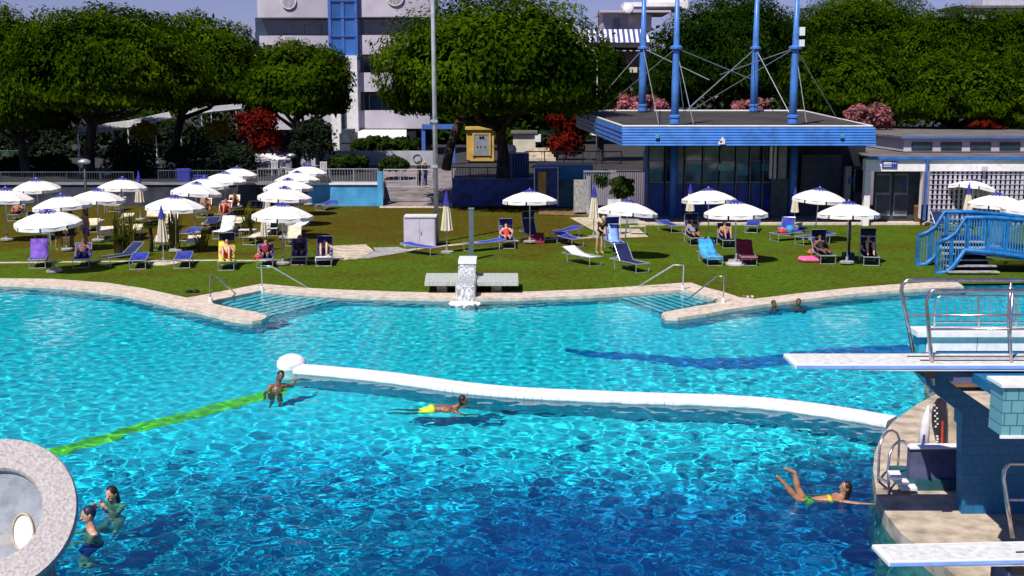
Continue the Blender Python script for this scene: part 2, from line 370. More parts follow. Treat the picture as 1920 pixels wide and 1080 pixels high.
def poly_sd(p, poly):
    d = min(seg_d(p, poly[i].xy, poly[(i + 1) % len(poly)].xy) for i in range(len(poly)))
    ins = False; j = len(poly) - 1
    for i in range(len(poly)):
        a, b = poly[i], poly[j]
        if (a.y > p.y) != (b.y > p.y) and p.x < (b.x - a.x) * (p.y - a.y) / (b.y - a.y) + a.x: ins = not ins
        j = i
    return -d if ins else d
def sm(t): t = max(0, min(1, t)); return t * t * (3 - 2 * t)
def div_y(x):
    for a, b in zip(div, div[1:]):
        if a.x <= x <= b.x: return a.y + (b.y - a.y) * (x - a.x) / (b.x - a.x)
    return None
def floor_z(x, y):
    far = 1.05 + .35 * sm((42 - y) / 14)
    dy = div_y(x)
    if dy is not None and y < dy:
        near = 1.3 + .9 * sm((dy - y - .2) / 5)
    elif dy is None:
        lim = div[0].y - (div[0].x - x) * .75 if x < div[0].x else div[-1].y
        near = 1.4 + .6 * sm((lim - y) / 6)
    else: near = far
    d = max(far if (dy is None or y >= dy) else 0, near)
    w = sm((-poly_sd(Vector((x, y)), pit) + .8) / 1.6)
    return -(d + (3.3 - d) * w)
fl = MB(); nx, ny = 129, 80; x0, x1, y0, y1 = -30.5, 34.5, 6.5, 46.5
fl.add([(x0 + (x1 - x0) * i / (nx - 1), y0 + (y1 - y0) * j / (ny - 1), floor_z(x0 + (x1 - x0) * i / (nx - 1), y0 + (y1 - y0) * j / (ny - 1))) for j in range(ny) for i in range(nx)],
       [(j * nx + i, j * nx + i + 1, (j + 1) * nx + i + 1, (j + 1) * nx + i) for j in range(ny - 1) for i in range(nx - 1)])
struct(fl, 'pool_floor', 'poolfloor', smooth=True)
wl = MB(); n = len(pool_poly)
wl.add([(p.x, p.y, -.031) for p in pool_poly] + [(p.x, p.y, -5) for p in pool_poly], [(i, (i + 1) % n, (i + 1) % n + n, i + n) for i in range(n)])
struct(wl, 'pool_wall', 'poolwall')
# rippled water surface: many short crossing wave trains
def wave_grid():
    ys_ = [8.0]
    while ys_[-1] < 43.5: ys_.append(ys_[-1] + .042 * max(.8, (ys_[-1] / 18) ** 1.1))
    ys = np.array(ys_); uu = np.linspace(-1, 1, 760); UU, YY = np.meshgrid(uu, ys); XX = UU * (.56 * YY + 2.2) * (1 + .35 * UU ** 4); H_ = np.zeros_like(XX); r = np.random.default_rng(4)
    for i in range(80):
        lam = .135 * (.8 / .135) ** r.random(); a = r.uniform(0, 2 * pi); k = 2 * pi / lam; amp = WAVE * lam * min(1, lam / .5 + .45)
        H_ += amp * np.sin(k * (XX * cos(a) + YY * sin(a)) + r.uniform(0, 2 * pi) + 1.2 * np.sin(.9 * XX + .7 * YY * (1 if i % 2 else -1) + i) + .6 * np.sin(.31 * XX - .43 * YY + 2 * i))
    H_ *= 1 + .5 * np.sin(.21 * XX + .4 * np.sin(.17 * YY)) * np.sin(.26 * YY + 1)
    H_ *= 1 - .4 * np.clip((YY - 23) / 12, 0, 1)
    H_ += .05
    nyy, nxx = H_.shape; me = bpy.data.meshes.new('pool_water'); v = np.stack([XX, YY, H_], -1).reshape(-1, 3)
    me.vertices.add(len(v)); me.vertices.foreach_set('co', v.astype(np.float32).ravel())
    j, i = np.meshgrid(np.arange(nyy - 1), np.arange(nxx - 1), indexing='ij'); b0 = (j * nxx + i).ravel(); f = np.stack([b0, b0 + 1, b0 + nxx + 1, b0 + nxx], 1)
    me.loops.add(f.size); me.loops.foreach_set('vertex_index', f.astype(np.int32).ravel()); me.polygons.add(len(f))
    me.polygons.foreach_set('loop_start', np.arange(0, f.size, 4, dtype=np.int32)); me.polygons.foreach_set('loop_total', np.full(len(f), 4, np.int32))
    me.polygons.foreach_set('use_smooth', np.ones(len(f), bool)); me.update(calc_edges=True); me.materials.append(M['water'])
    o = bpy.data.objects.new('pool_water', me); COL.objects.link(o); o.cycles.is_caustics_caster = True; return tag(o, kind='structure')
WAVE = .0019
wave_grid()
# dark blue stripe lying on the shallow floor
def fpt(px, py):
    p = gpr(px, py, -1.2)
    for _ in range(6): p = gpr(px, py, floor_z(p.x, p.y) + .025)
    return p
st_t = [(1060, 655), (1100, 661), (1200, 666), (1320, 674), (1400, 672), (1480, 664), (1560, 655), (1640, 650), (1720, 648)]
st_b = [(1060, 660), (1100, 671), (1200, 678), (1290, 690), (1340, 696), (1400, 694), (1480, 686), (1560, 682), (1640, 678), (1720, 676)]
def along(poly, n):
    out = []
    for i in range(n):
        t = poly[0][0] + (poly[-1][0] - poly[0][0]) * i / (n - 1)
        for a, b in zip(poly, poly[1:]):
            if a[0] <= t <= b[0]: out.append((t, a[1] + (b[1] - a[1]) * (t - a[0]) / (b[0] - a[0]))); break
    return out
ta, ba = [fpt(*p) for p in along(st_t, 34)], [fpt(*p) for p in along(st_b, 34)]
struct(MB().add(ta + ba, [(i, i + 34, i + 35, i + 1) for i in range(33)]), 'pool_floor_line', 'floorline')

lm_ = [(60, 862), (140, 842), (250, 807), (370, 777), (470, 752), (548, 733)]
la, lb_ = [fpt(x, y - 8.5) for x, y in along(lm_, 40)], [fpt(x, y + 8.5) for x, y in along(lm_, 40)]
struct(MB().add(la + lb_, [(i, i + 40, i + 41, i + 1) for i in range(39)]), 'pool_floor_line', 'limeline')
# garden paths, kerbs
def strip(name, pts, w, m, z=.104, h=None):
    c = [gp(x, y, z) for x, y in pts]; L_, R_ = [], []
    for i, p in enumerate(c):
        t = (c[min(i + 1, len(c) - 1)] - c[max(i - 1, 0)]).normalized(); nrm = Vector((-t.y, t.x, 0)) * w / 2
        L_.append(p + nrm); R_.append(p - nrm)
    struct(MB().prism([(p.x, p.y) for p in R_ + L_[::-1]], None if h is None else .09, z), name, m)
strip('garden_path', [(-60, 493), (0, 492.5), (120, 491), (300, 489), (400, 488), (480, 488.5), (610, 488)], .42, 'stonepav', .108)
strip('garden_path', [(640, 487), (700, 478), (760, 469), (830, 461), (900, 454), (1050, 447.5), (1150, 444)], .40, 'stonepav', .108)
def slab(name, pts, m, z=.112, z0=None): struct(MB().prism([(p.x, p.y) for p in W(pts, z)], z0, z), name, m)
slab('paved_path', [(604, 487), (618, 461), (686, 458), (702, 471), (668, 486)], 'stonepav', .116)
slab('paved_path', [(704, 471), (700, 464), (745, 463), (775, 470), (690, 484), (672, 485)], 'concrete', .113)
slab('paved_path', [(1068, 408), (1122, 406), (1150, 428), (1198, 429), (1216, 444), (1150, 446), (1120, 436)], 'stonepav', .116)
slab('paved_patio', [(1130, 407), (1225, 407), (1225, 418), (1150, 420)], 'concrete', .112)
slab('patio_pavement', [(1196, 384), (1960, 384), (1960, 413), (1196, 414)], 'concrete', .12)
slab('patio_kerb', [(1196, 414.2), (1960, 413.2), (1960, 418), (1196, 419)], 'coping', .20, .09)
slab('ramp_paving', [(712, 390), (832, 390), (832, 372), (712, 372)], 'stonepav', .13)
struct(MB().add([gp(720, 387, .12), gp(850, 387, .12), at(850, 318, 88), at(720, 318, 88)], [(0, 1, 2, 3)]), 'street_ramp', mat('ramp_surface', (.24, .2, .2), .9, .2, 1))
struct(MB().add([gp(1010, 402, .13), gp(1112, 405, .13), at(1112, 385, 72), at(1010, 384, 72)], [(0, 1, 2, 3)]), 'garden_bank', mat('dry_earth', (.19, .12, .05), .95, .3, 3, .4, 20))

# ------------------------------------------------------------------ sky and sun
w = bpy.data.worlds.new('World'); SC.world = w; w.use_nodes = True
nt = w.node_tree; bg = nt.nodes['Background']; sky = nt.nodes.new('ShaderNodeTexSky'); sky.sky_type = 'NISHITA'; sky.sun_disc = False
SUN_EL, SUN_DIR = R(54), Vector((-.52, -.85, 0)).normalized()
sky.sun_elevation = SUN_EL; sky.sun_rotation = atan2(SUN_DIR.x, SUN_DIR.y); sky.air_density = 1.0; sky.dust_density = .2; sky.ozone_density = 2.0
wbm = nt.nodes.new('ShaderNodeMix'); wbm.data_type = 'RGBA'; wbm.blend_type = 'MULTIPLY'; wbm.inputs['Factor'].default_value = 1; wbm.inputs['B'].default_value = (.74, .67, 1.12, 1)
nt.links.new(sky.outputs[0], wbm.inputs['A']); nt.links.new(wbm.outputs['Result'], bg.inputs['Color']); bg.inputs['Strength'].default_value = .062
sl = bpy.data.lights.new('sun', 'SUN'); sl.energy = 4.6; sl.cycles.is_caustics_light = True; sl.angle = R(.53); sl.color = (1, .95, .88)
so = bpy.data.objects.new('sun', sl); COL.objects.link(so)
so.rotation_euler = Vector((-SUN_DIR.x * cos(SUN_EL), -SUN_DIR.y * cos(SUN_EL), -sin(SUN_EL))).to_track_quat('-Z', 'Y').to_euler()
cam = bpy.data.cameras.new('camera'); cam.sensor_width = 36; cam.lens = FPX / 1920 * 36; cam.clip_end = 6000; cam.clip_start = .5
co = bpy.data.objects.new('camera', cam); COL.objects.link(co); co.location = (0, 0, HC); co.rotation_euler = (pi / 2 - PITCH, 0, 0); SC.camera = co
SC.view_settings.view_transform = 'Standard'; SC.view_settings.look = 'None'; SC.view_settings.exposure = .2; SC.view_settings.gamma = 1
SC.cycles.max_bounces = 8; SC.cycles.transparent_max_bounces = 12; SC.cycles.use_denoising = True; SC.cycles.caustics_reflective = False; SC.cycles.caustics_refractive = True
SC.cycles.sample_clamp_indirect = 4

# ================================================================== FOLIAGE
rng = np.random.default_rng(11)
def leaves(name, clumps, m, parent, origin, per=150, size=(.16, .42), seed=0, upb=.35, extra=0, tones=(0, 1)):
    """clumps: rows of (x, y, z, rx, rz); scatters leaf tufts through each clump"""
    r = np.random.default_rng(seed); cl = np.array(clumps, float); k = len(cl)
    idx = np.repeat(np.arange(k), per); n = len(idx)
    d = r.normal(size=(n, 3)); d /= np.linalg.norm(d, axis=1)[:, None]
    rad = r.uniform(.45, 1.08, n) ** .6
    d[:, 2] = np.where((d[:, 2] < -.3) & (r.random(n) < .6), -d[:, 2], d[:, 2])
    pos = cl[idx, :3] + d * rad[:, None] * np.stack([cl[idx, 3], cl[idx, 3], cl[idx, 4]], 1)
    nrm = d + r.normal(size=(n, 3)) * .55 + np.array([0, 0, upb]); nrm /= np.linalg.norm(nrm, axis=1)[:, None]
    t = np.cross(nrm, r.normal(size=(n, 3))); t /= np.linalg.norm(t, axis=1)[:, None] + 1e-9
    b = np.cross(nrm, t); s = r.uniform(.7, 1.35, n)[:, None]
    a_, b_ = t * s * size[1] / 2, b * s * size[0] / 2
    v = np.stack([pos - a_ - b_ * .5, pos - b_, pos + a_, pos + b_ * .9 - a_ * .3], 1).reshape(-1, 3) - np.array(origin)
    me = bpy.data.meshes.new(name); me.vertices.add(4 * n); me.vertices.foreach_set('co', v.astype(np.float32).ravel())
    me.loops.add(4 * n); me.loops.foreach_set('vertex_index', np.arange(4 * n, dtype=np.int32))
    me.polygons.add(n); me.polygons.foreach_set('loop_start', np.arange(0, 4 * n, 4, dtype=np.int32)); me.polygons.foreach_set('loop_total', np.full(n, 4, np.int32))
    me.update(calc_edges=True)
    ct = r.uniform(*tones, k); tone = np.clip(ct[idx] * .75 + r.uniform(0, .4, n), 0, 1)
    at_ = me.attributes.new('tone', 'FLOAT', 'FACE'); at_.data.foreach_set('value', tone.astype(np.float32))
    me.materials.append(m); o = bpy.data.objects.new(name, me); COL.objects.link(o); o.parent = parent
    return o
def vnoise(p, sc, seed):
    r = np.random.default_rng(seed); o = np.zeros(len(p))
    for k in range(9):
        a = r.normal(size=3) * sc; o += np.sin(p @ a + r.uniform(0, 6.28))
    return o / 4.2
def crown_dome(name, c, rx, ry, up, dn, m, parent, origin, n, seed, s0=.175):
    r = np.random.default_rng(seed + 100); d = r.normal(size=(int(n * 1.6), 3)); d /= np.linalg.norm(d, axis=1)[:, None]
    d = d[d[:, 2] > -.62][:n]; n = len(d)
    low = vnoise(d, 3.2, seed); mid = vnoise(d, 9.0, seed + 1); fine = vnoise(d, 22., seed + 2)
    lob = np.abs(vnoise(d, 5.0, seed + 7)); R_ = 1.05 + .10 * low - .15 * lob + .05 * mid + .035 * fine; core = r.random(n) < .13
    gap = (vnoise(d, 4.6, seed + 9) < -.62) & (d[:, 2] < .45) & (r.random(n) < .85)
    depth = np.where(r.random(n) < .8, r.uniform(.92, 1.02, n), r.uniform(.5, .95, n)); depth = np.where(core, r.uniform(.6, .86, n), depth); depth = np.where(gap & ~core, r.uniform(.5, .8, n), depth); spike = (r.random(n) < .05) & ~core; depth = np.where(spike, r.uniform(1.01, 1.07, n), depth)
    hz = np.where(d[:, 2] > 0, up, dn)
    pos = np.stack([c[0] + d[:, 0] * rx * R_ * depth, c[1] + d[:, 1] * ry * R_ * depth, c[2] + np.sign(d[:, 2]) * np.abs(d[:, 2]) ** .85 * hz * R_ * depth], 1)
    nrm = d / np.array([rx, ry, (up + dn) / 2]); nrm /= np.linalg.norm(nrm, axis=1)[:, None]
    nrm = nrm + r.normal(size=(n, 3)) * .42 + np.array([0, 0, .25]); nrm /= np.linalg.norm(nrm, axis=1)[:, None]
    upv = np.array([0, 0, 1.]) + r.normal(size=(n, 3)) * .5; t = upv - nrm * (upv * nrm).sum(1)[:, None]; t /= np.linalg.norm(t, axis=1)[:, None] + 1e-9
    b = np.cross(nrm, t); s = (r.uniform(.6, 1.4, n) * s0 * np.where(core, 4.2, np.where(spike, 1.5, 1)))[:, None]; a_, b_ = t * s * .8, b * s * .32
    v = np.stack([pos - a_ * .8 - b_ * .6, pos - a_ * .2 + b_, pos + a_ * 1.15, pos + a_ * .1 - b_], 1).reshape(-1, 3) - np.array(origin)
    me = bpy.data.meshes.new(name); me.vertices.add(4 * n); me.vertices.foreach_set('co', v.astype(np.float32).ravel())
    me.loops.add(4 * n); me.loops.foreach_set('vertex_index', np.arange(4 * n, dtype=np.int32))
    me.polygons.add(n); me.polygons.foreach_set('loop_start', np.arange(0, 4 * n, 4, dtype=np.int32)); me.polygons.foreach_set('loop_total', np.full(n, 4, np.int32)); me.update(calc_edges=True)
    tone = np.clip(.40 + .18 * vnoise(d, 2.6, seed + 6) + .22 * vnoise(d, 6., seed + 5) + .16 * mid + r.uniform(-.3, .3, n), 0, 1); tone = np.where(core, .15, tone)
    at_ = me.attributes.new('tone', 'FLOAT', 'FACE'); at_.data.foreach_set('value', tone.astype(np.float32)); me.materials.append(m)
    o = bpy.data.objects.new(name, me); COL.objects.link(o); o.parent = parent; return o
def pine(cx, top, bot, hw, Y, trunk_px, label, seed, m='pine', base=1.5, tY=None, nclump=230, crown_only=False):
    r = np.random.default_rng(seed)
    zt, zb = Z(top, Y), Z(bot, Y); rx = hw / FPX * Y; ry = min(rx, 8.5); H = zt - zb; c = Vector((X(cx, Y), Y, zb + H * .30)); up, dn = H * .70, H * .36
    tY = tY or Y; t0 = Vector((X(trunk_px, tY), tY, base))
    T = thing('pine_tree', t0, label, 'tree', 'umbrella pines around the pool garden')
    crown_dome('crown', c, rx, ry, up, dn, M[m], T, t0, int(17000 + 400 * rx * H), seed)
    if crown_only: return T
    tr = MB(); fork = Vector((t0.x + (c.x - t0.x) * .4, (Y + tY) / 2, zb + H * .02)); h = fork.z - base; k = .26 + rx * .022
    tr.tube([t0 - Vector((0, 0, .2)), t0 + Vector((0, 0, .25)), t0.lerp(fork, .45) + Vector((r.uniform(-.25, .25), 0, 0)), fork], [k * 1.35, k * 1.05, k * .85, k * .72], 10)
    tr.build('trunk', 'trunk', T, smooth=True)
    nl = 7
    for i in range(nl):
        a = 2 * pi * i / nl + r.uniform(-.3, .3); q = r.uniform(.5, .8)
        e = Vector((c.x + cos(a) * rx * q, c.y + sin(a) * ry * q, c.z + r.uniform(-.1, .35) * up)); s0 = fork - Vector((0, 0, r.uniform(0, .25) * h))
        mid = s0.lerp(e, .5) + Vector((0, 0, -.08 * H)); 
        MB().tube([s0, mid, e], [k * .5, k * .34, k * .12], 7).build('limb', 'trunk', T, smooth=True)
    return T
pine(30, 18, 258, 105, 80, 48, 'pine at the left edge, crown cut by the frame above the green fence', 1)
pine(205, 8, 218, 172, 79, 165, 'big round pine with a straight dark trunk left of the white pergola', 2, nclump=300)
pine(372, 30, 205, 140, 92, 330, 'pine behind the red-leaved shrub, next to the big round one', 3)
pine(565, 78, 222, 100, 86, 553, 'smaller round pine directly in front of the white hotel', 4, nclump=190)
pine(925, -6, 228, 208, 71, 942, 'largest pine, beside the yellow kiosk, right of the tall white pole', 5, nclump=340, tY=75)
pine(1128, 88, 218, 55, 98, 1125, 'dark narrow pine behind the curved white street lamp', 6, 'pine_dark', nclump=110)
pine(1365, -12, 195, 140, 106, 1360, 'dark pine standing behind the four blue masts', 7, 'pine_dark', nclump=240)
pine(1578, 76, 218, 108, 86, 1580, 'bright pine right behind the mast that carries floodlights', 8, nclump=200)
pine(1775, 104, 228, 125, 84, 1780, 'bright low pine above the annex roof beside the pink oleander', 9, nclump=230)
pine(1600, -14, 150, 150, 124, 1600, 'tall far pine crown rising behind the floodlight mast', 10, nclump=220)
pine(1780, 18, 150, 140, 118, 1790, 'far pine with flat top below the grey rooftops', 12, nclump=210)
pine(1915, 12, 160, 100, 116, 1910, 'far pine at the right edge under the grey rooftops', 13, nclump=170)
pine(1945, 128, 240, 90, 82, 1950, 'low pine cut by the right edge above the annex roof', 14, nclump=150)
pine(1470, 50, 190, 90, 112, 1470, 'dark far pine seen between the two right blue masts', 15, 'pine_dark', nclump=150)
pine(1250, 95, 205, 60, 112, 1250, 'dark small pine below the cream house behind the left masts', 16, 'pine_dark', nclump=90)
# slanting second trunk beside the big pine
sp = at(836, 318, 78.0)
T = thing('pine_tree', sp, 'leaning bare trunk running up into the largest pine crown', 'tree')
MB().tube([sp, at(842, 285, 78.3), at(855, 240, 78.7), at(872, 205, 79)], [.34, .3, .27, .22], 9).build('trunk', 'trunk', T, smooth=True)

def bush(name, x0, x1, y0, y1, Y, m, label, cat, seed, dens=1.0, size=(.14, .3), base=None, group=None, stuff=False, depth=1.2, per=70):
    r = np.random.default_rng(seed); a, b = at(x0, y1, Y), at(x1, y0, Y); wd, ht = b.x - a.x, b.z - a.z
    rc = max(.22, min(wd, ht) * .24); nc = int(max(9, dens * 1.6 * wd * ht / (rc * rc)))
    nc = min(nc, 260); cl = []
    for i in range(nc):
        u, v = r.uniform(-1, 1), r.uniform(-1, 1)
        if not stuff and u * u + max(0, v) ** 2 > 1.15 + .3 * sin(9 * u + seed): u *= .72; v *= .65
        cl.append(((a.x + b.x) / 2 + u * (wd / 2 - rc * .7), Y + r.uniform(-depth, depth) * .5, (a.z + b.z) / 2 + v * (ht / 2 - rc * .5), rc, rc * .85))
    org = Vector(((a.x + b.x) / 2, Y, a.z))
    if stuff:
        o = leaves(name, cl, M[m], None, (0, 0, 0), per=per, size=size, seed=seed); return tag(o, label, cat, kind='stuff')
    T = thing(name, org, label, cat, group)
    leaves('foliage', cl, M[m], T, org, per=per, size=size, seed=seed)
    s = MB()
    for k in (-.25, .05, .3): s.tube([(org.x + wd * k * .5, Y, a.z), (org.x + wd * k * .8, Y, a.z + ht * .55)], [.07, .03], 6)
    s.build('stem', 'trunk', T)
    return T
bush('distant_treeline', -160, 520, 120, 300, 150, 'pine_dark', 'dark far trees closing the view under the pines', 'trees', 31, .8, (.5, 1.1), stuff=True, depth=8)
bush('distant_treeline', 985, 2050, 62, 300, 152, 'pine_dark', 'dark far trees behind the pool building', 'trees', 32, .9, (.5, 1.1), stuff=True, depth=8)
bush('distant_treeline', 800, 1110, 170, 300, 135, 'pine_dark', 'dark far trees below the largest pine', 'trees', 33, .9, (.5, 1.1), stuff=True, depth=6)
bush('red_shrub', 428, 530, 204, 290, 82, 'redleaf', 'red-leaved shrub under the pines beside the slim white pole', 'shrub', 41)
bush('yellow_shrub', 385, 432, 228, 262, 83, 'yellowleaf', 'yellow-green shrub left of the red-leaved shrub', 'shrub', 42)
bush('yellow_shrub', 248, 290, 228, 262, 80, 'yellowleaf', 'yellowish shrub under the pergola roof', 'shrub', 43)
bush('dark_shrub', 538, 628, 218, 300, 80, 'darkleaf', 'nearly black shrub in front of the small hotel pine trunk', 'shrub', 44)
bush('bougainvillea', 1022, 1100, 194, 290, 84, 'redleaf', 'red bougainvillea at the left end of the blue roof', 'shrub', 45)
bush('oleander', 1148, 1256, 178, 225, 83, 'pinkleaf', 'pink oleander behind the two left masts', 'shrub', 46, size=(.14, .26), group='oleanders behind the pool building')
bush('oleander', 1370, 1448, 186, 225, 83, 'pinkleaf', 'pink oleander at the foot of the third mast', 'shrub', 47, size=(.14, .26), group='oleanders behind the pool building')
bush('oleander', 1586, 1676, 194, 240, 80, 'pinkleaf', 'dusky pink oleander above the right end of the blue roof', 'shrub', 48, size=(.14, .26), group='oleanders behind the pool building')
bush('hedge', 655, 792, 256, 288, 96, 'hedge', 'clipped green hedge below the white hotel awning', 'hedge', 49)
bush('hedge', 612, 690, 290, 320, 84, 'hedge', 'grey-green planter bush behind the railing', 'shrub', 50)
bush('hedge', 712, 765, 296, 320, 83, 'hedge', 'small rounded bush in front of the white low wall', 'shrub', 51)
bush('dark_shrub', 196, 300, 262, 340, 78, 'darkleaf', 'dark shrub behind the terrace railing under the pergola', 'shrub', 52)
bush('dark_shrub', 310, 500, 272, 345, 79, 'darkleaf', 'long dark shrub mass below the red-leaved shrub', 'shrub', 53)
bush('dark_shrub', -20, 150, 290, 340, 82, 'darkleaf', 'dark shrub behind the leftmost parasols', 'shrub', 54)
bush('hedge', 1850, 1960, 200, 245, 92, 'hedge', 'green bush above the annex roof at the right edge', 'shrub', 55)
bush('dark_backdrop', -60, 505, 232, 305, 104, 'darkleaf', 'long dark leafy backdrop added to deepen the shade behind the white pergola', 'hedge', 61, .8, per=60, size=(.25, .5))  # added dark foliage that fills the shaded gap under the pines
bush('dark_backdrop', 985, 1100, 238, 300, 100, 'darkleaf', 'dark leafy backdrop added to deepen the shade behind the red bougainvillea', 'hedge', 62, .8, size=(.25, .5))
bush('bougainvillea', 1800, 1880, 226, 248, 91, 'redleaf', 'low reddish shrub behind the annex roof', 'shrub', 56)
bush('potted_shrub', 1108, 1145, 318, 352, 66, 'hedge', 'green shrub in front of the grey slatted screen', 'shrub', 57, size=(.1, .2))
bush('potted_shrub', 1142, 1188, 332, 372, 64.5, 'hedge', 'olive green shrub between screen and tilted parasol', 'shrub', 58, size=(.1, .2))
def reeds(x0, x1, y0, y1, label, seed, n=110):
    b = gp((x0 + x1) / 2, y1); Y = b.y; T = thing('reed_plant', b, label, 'plant', 'reed-like plants among the loungers'); r = random.Random(seed); s = MB()
    hw = (x1 - x0) / 2 / FPX * Y; h = Z(y0, Y) - b.z
    for i in range(n):
        x = r.uniform(-1, 1) * hw * .7; hh = h * r.uniform(.5, 1); dx = r.uniform(-.35, .35); dy = r.uniform(-.3, .3); p = Vector((b.x + x, Y + r.uniform(-.3, .3), .08)); wv = Vector((r.uniform(.008, .02), r.uniform(-.03, .03), 0))
        q = p + Vector((dx * .4, dy * .4, hh * .7)); e = p + Vector((dx, dy, hh))
        s.add([p - wv, p + wv, q + wv * 1.3, q - wv * 1.3, e], [(0, 1, 2, 3), (3, 2, 4)])
    o = s.build('foliage', 'reed', T); a = o.data.attributes.new('tone', 'FLOAT', 'FACE')
    a.data.foreach_set('value', [r.random() for _ in o.data.polygons])
reeds(210, 262, 388, 482, 'tall yellowish reed plant left of the folded cream parasol', 1)
def palm(px, pyb, h, n, label, seed):
    b = gp(px, pyb); T = thing('palm_plant', b, label, 'plant'); r = random.Random(seed); tz = b.z + h * .45
    MB().tube([b, b + Vector((.03, 0, h * .25)), Vector((b.x, b.y, tz))], [.09, .075, .07], 8).build('trunk', 'trunk', T, smooth=True)
    s = MB()
    for i in range(n):
        a = 2 * pi * i / n + r.uniform(-.2, .2); L_ = h * r.uniform(.5, .72); el = r.uniform(.25, 1.25); d = Vector((cos(a), sin(a), 0)); sd = Vector((-sin(a), cos(a), 0)); c0 = Vector((b.x, b.y, tz)); P = []
        for k in range(7):
            t = k / 6; P.append(c0 + d * L_ * t * cos(el) + Vector((0, 0, L_ * (t * sin(el) - .55 * t * t))))
        for k in range(6):
            for q in (-1, 1):
                for j in (.25, .75):
                    m_ = P[k].lerp(P[k + 1], j); e = m_ + (sd * q * .8 + d * .5).normalized() * h * .13 * (1 - .5 * k / 6) - Vector((0, 0, .05)); s.add([m_ - d * .025, m_ + d * .025, e], [(0, 1, 2)])
    o = s.build('frond_leaves', 'hedge', T); t = o.data.attributes.new('tone', 'FLOAT', 'FACE'); t.data.foreach_set('value', [r.uniform(.2, 1) for _ in o.data.polygons])
palm(284, 472, 2.3, 17, 'dark green palm with arching fronds just left of the folded cream parasol', 2)
palm(226, 484, 1.7, 15, 'small spiky palm among the reeds left of the tall palm', 5)
palm(470, 452, 1.8, 15, 'small spiky palm left of the nearest left parasol', 6)
reeds(318, 338, 365, 470, 'slim reed plant just right of the folded cream parasol', 3, 30)
reeds(455, 478, 372, 440, 'reed plant left of the closest left-hand open parasol', 4, 36)
reeds(366, 392, 420, 470, 'short dry reed plant behind the yellow-clad sunbather', 5, 34)
# ================================================================== BUILDINGS AND STRUCTURES
def rb(mb, x0, x1, y0, y1, Y, d=.2):
    a, b = at(x0, y1, Y), at(x1, y0, Y); xm = (a.x, b.x)
    return mb.lohi((xm[0], Y, a.z), (xm[1], Y + d, b.z))
# ---- white hotel with curved balconies
HY = 108
hotel = thing('hotel_building', (X(650, HY), HY + 6, 1.5), 'white hotel with curved balcony bands and a blue glass stair column', 'building')
def band(x0, x1, y0, y1, m, name, bulge=0., Y=HY, d=7, n=14, parent=hotel):
    a, b = at(x0, y1, Y), at(x1, y0, Y)
    pl = [(b.x, Y + d), (a.x, Y + d)]
    for i in range(n + 1):
        t = i / n; pl.append((a.x + (b.x - a.x) * t, Y - bulge * (1 - (2 * t - 1) ** 2)))
    return MB().prism(pl[::-1] if False else pl, a.z, b.z).build(name, m, parent)
band(487, 660, 33, 292, 'glassdark', 'wall', 0, HY + 1.6, 8); band(660, 806, 33, 292, 'glassdark', 'wall', 0, HY + 1.6, 8)
b1 = band(483, 617, -60, 33, 'whitewall', 'balcony', .5); b2 = band(669, 812, -60, 32, 'whitewall', 'balcony', .5)
b3 = band(487, 618, 67, 99, 'whitewall', 'balcony', .4); b4 = band(668, 786, 66, 102, 'whitewall', 'balcony', .4)
band(668, 800, 136, 172, 'whitewall', 'balcony', .2); band(668, 806, 207, 241, 'whitewall', 'balcony', .2); band(500, 624, 207, 243, 'whitewall', 'balcony', .2)
band(500, 618, 136, 172, 'whitewall', 'balcony', .2)
band(617.5, 668.5, -60, 112, 'glassblue', 'stair_glass', 0, HY - .6, 5)
for xx in (617.5, 642, 667): rb(MB(), xx - .8, xx + .8, -60, 112, HY - .7, .12).build('glazing_frame', 'bluetrim', hotel)
for yy in (2, 33, 68): rb(MB(), 618, 668, yy - .6, yy + .6, HY - .75, .12).build('glazing_frame', 'bluetrim', hotel)
rb(MB(), 652, 669, 104, 292, HY - .9, 3).build('wall', 'white', hotel); rb(MB(), 623.5, 638, 182, 292, HY - .6, 3).build('wall', 'white', hotel)
rb(MB(), 638.5, 651.5, 105, 292, HY - .1, 2).build('wall', 'doordark', hotel)
for x0, x1, y0, y1 in ((540, 602, 44, 65), (696, 762, 41, 65), (694, 745, 110, 134), (692, 740, 176, 206), (520, 570, 176, 206)):
    f = rb(MB(), x0, x1, y0, y1, HY + 1.45, .2).build('window', 'doorgrey', hotel)
    rb(MB(), x0 + 2, (x0 + x1) / 2 - 1, y0 + 2, y1 - 1, HY + 1.40, .2).build('pane', 'glassdark', f); rb(MB(), (x0 + x1) / 2 + 1, x1 - 2, y0 + 2, y1 - 1, HY + 1.40, .2).build('pane', 'glassdark', f)
def grille(cx, cy, r, half, ib):
    Yg = HY - (.62 if not half else .52); g = MB(); c = at(cx, cy, Yg); rr = r / FPX * Yg
    pts = [(c.x + rr * cos(t), Yg, c.z + rr * sin(t)) for t in [pi + pi * i / 14 for i in range(15)]] if half else [(c.x + rr * cos(2 * pi * i / 24), Yg, c.z + rr * sin(2 * pi * i / 24)) for i in range(25)]
    hole = MB().add(pts + [(c.x, Yg, c.z)], [(i, i + 1, len(pts)) for i in range(len(pts) - 1)]).build('opening', 'doordark', hotel)
    g.tube(pts, .05, 6)
    for k in range(-5, 6):
        x = rr * k / 6; h = sqrt(rr * rr - x * x); g.tube([(c.x + x, Yg - .03, c.z - h), (c.x + x, Yg - .03, c.z + (0 if half else h))], .03, 5)
    g.build('grille', 'white', hotel)
grille(541, 3, 13, False, b1); grille(741, -5, 15, False, b2); grille(741, 68, 13, True, b4); grille(545, 69, 13, True, b3)
aw = MB().add([at(672, 258, HY - 2.6), at(762, 256, HY - 2.6), at(762, 243, HY - .3), at(672, 243, HY - .3), at(672, 262, HY - 2.62), at(762, 260, HY - 2.62)], [(0, 1, 2, 3), (4, 5, 1, 0)])
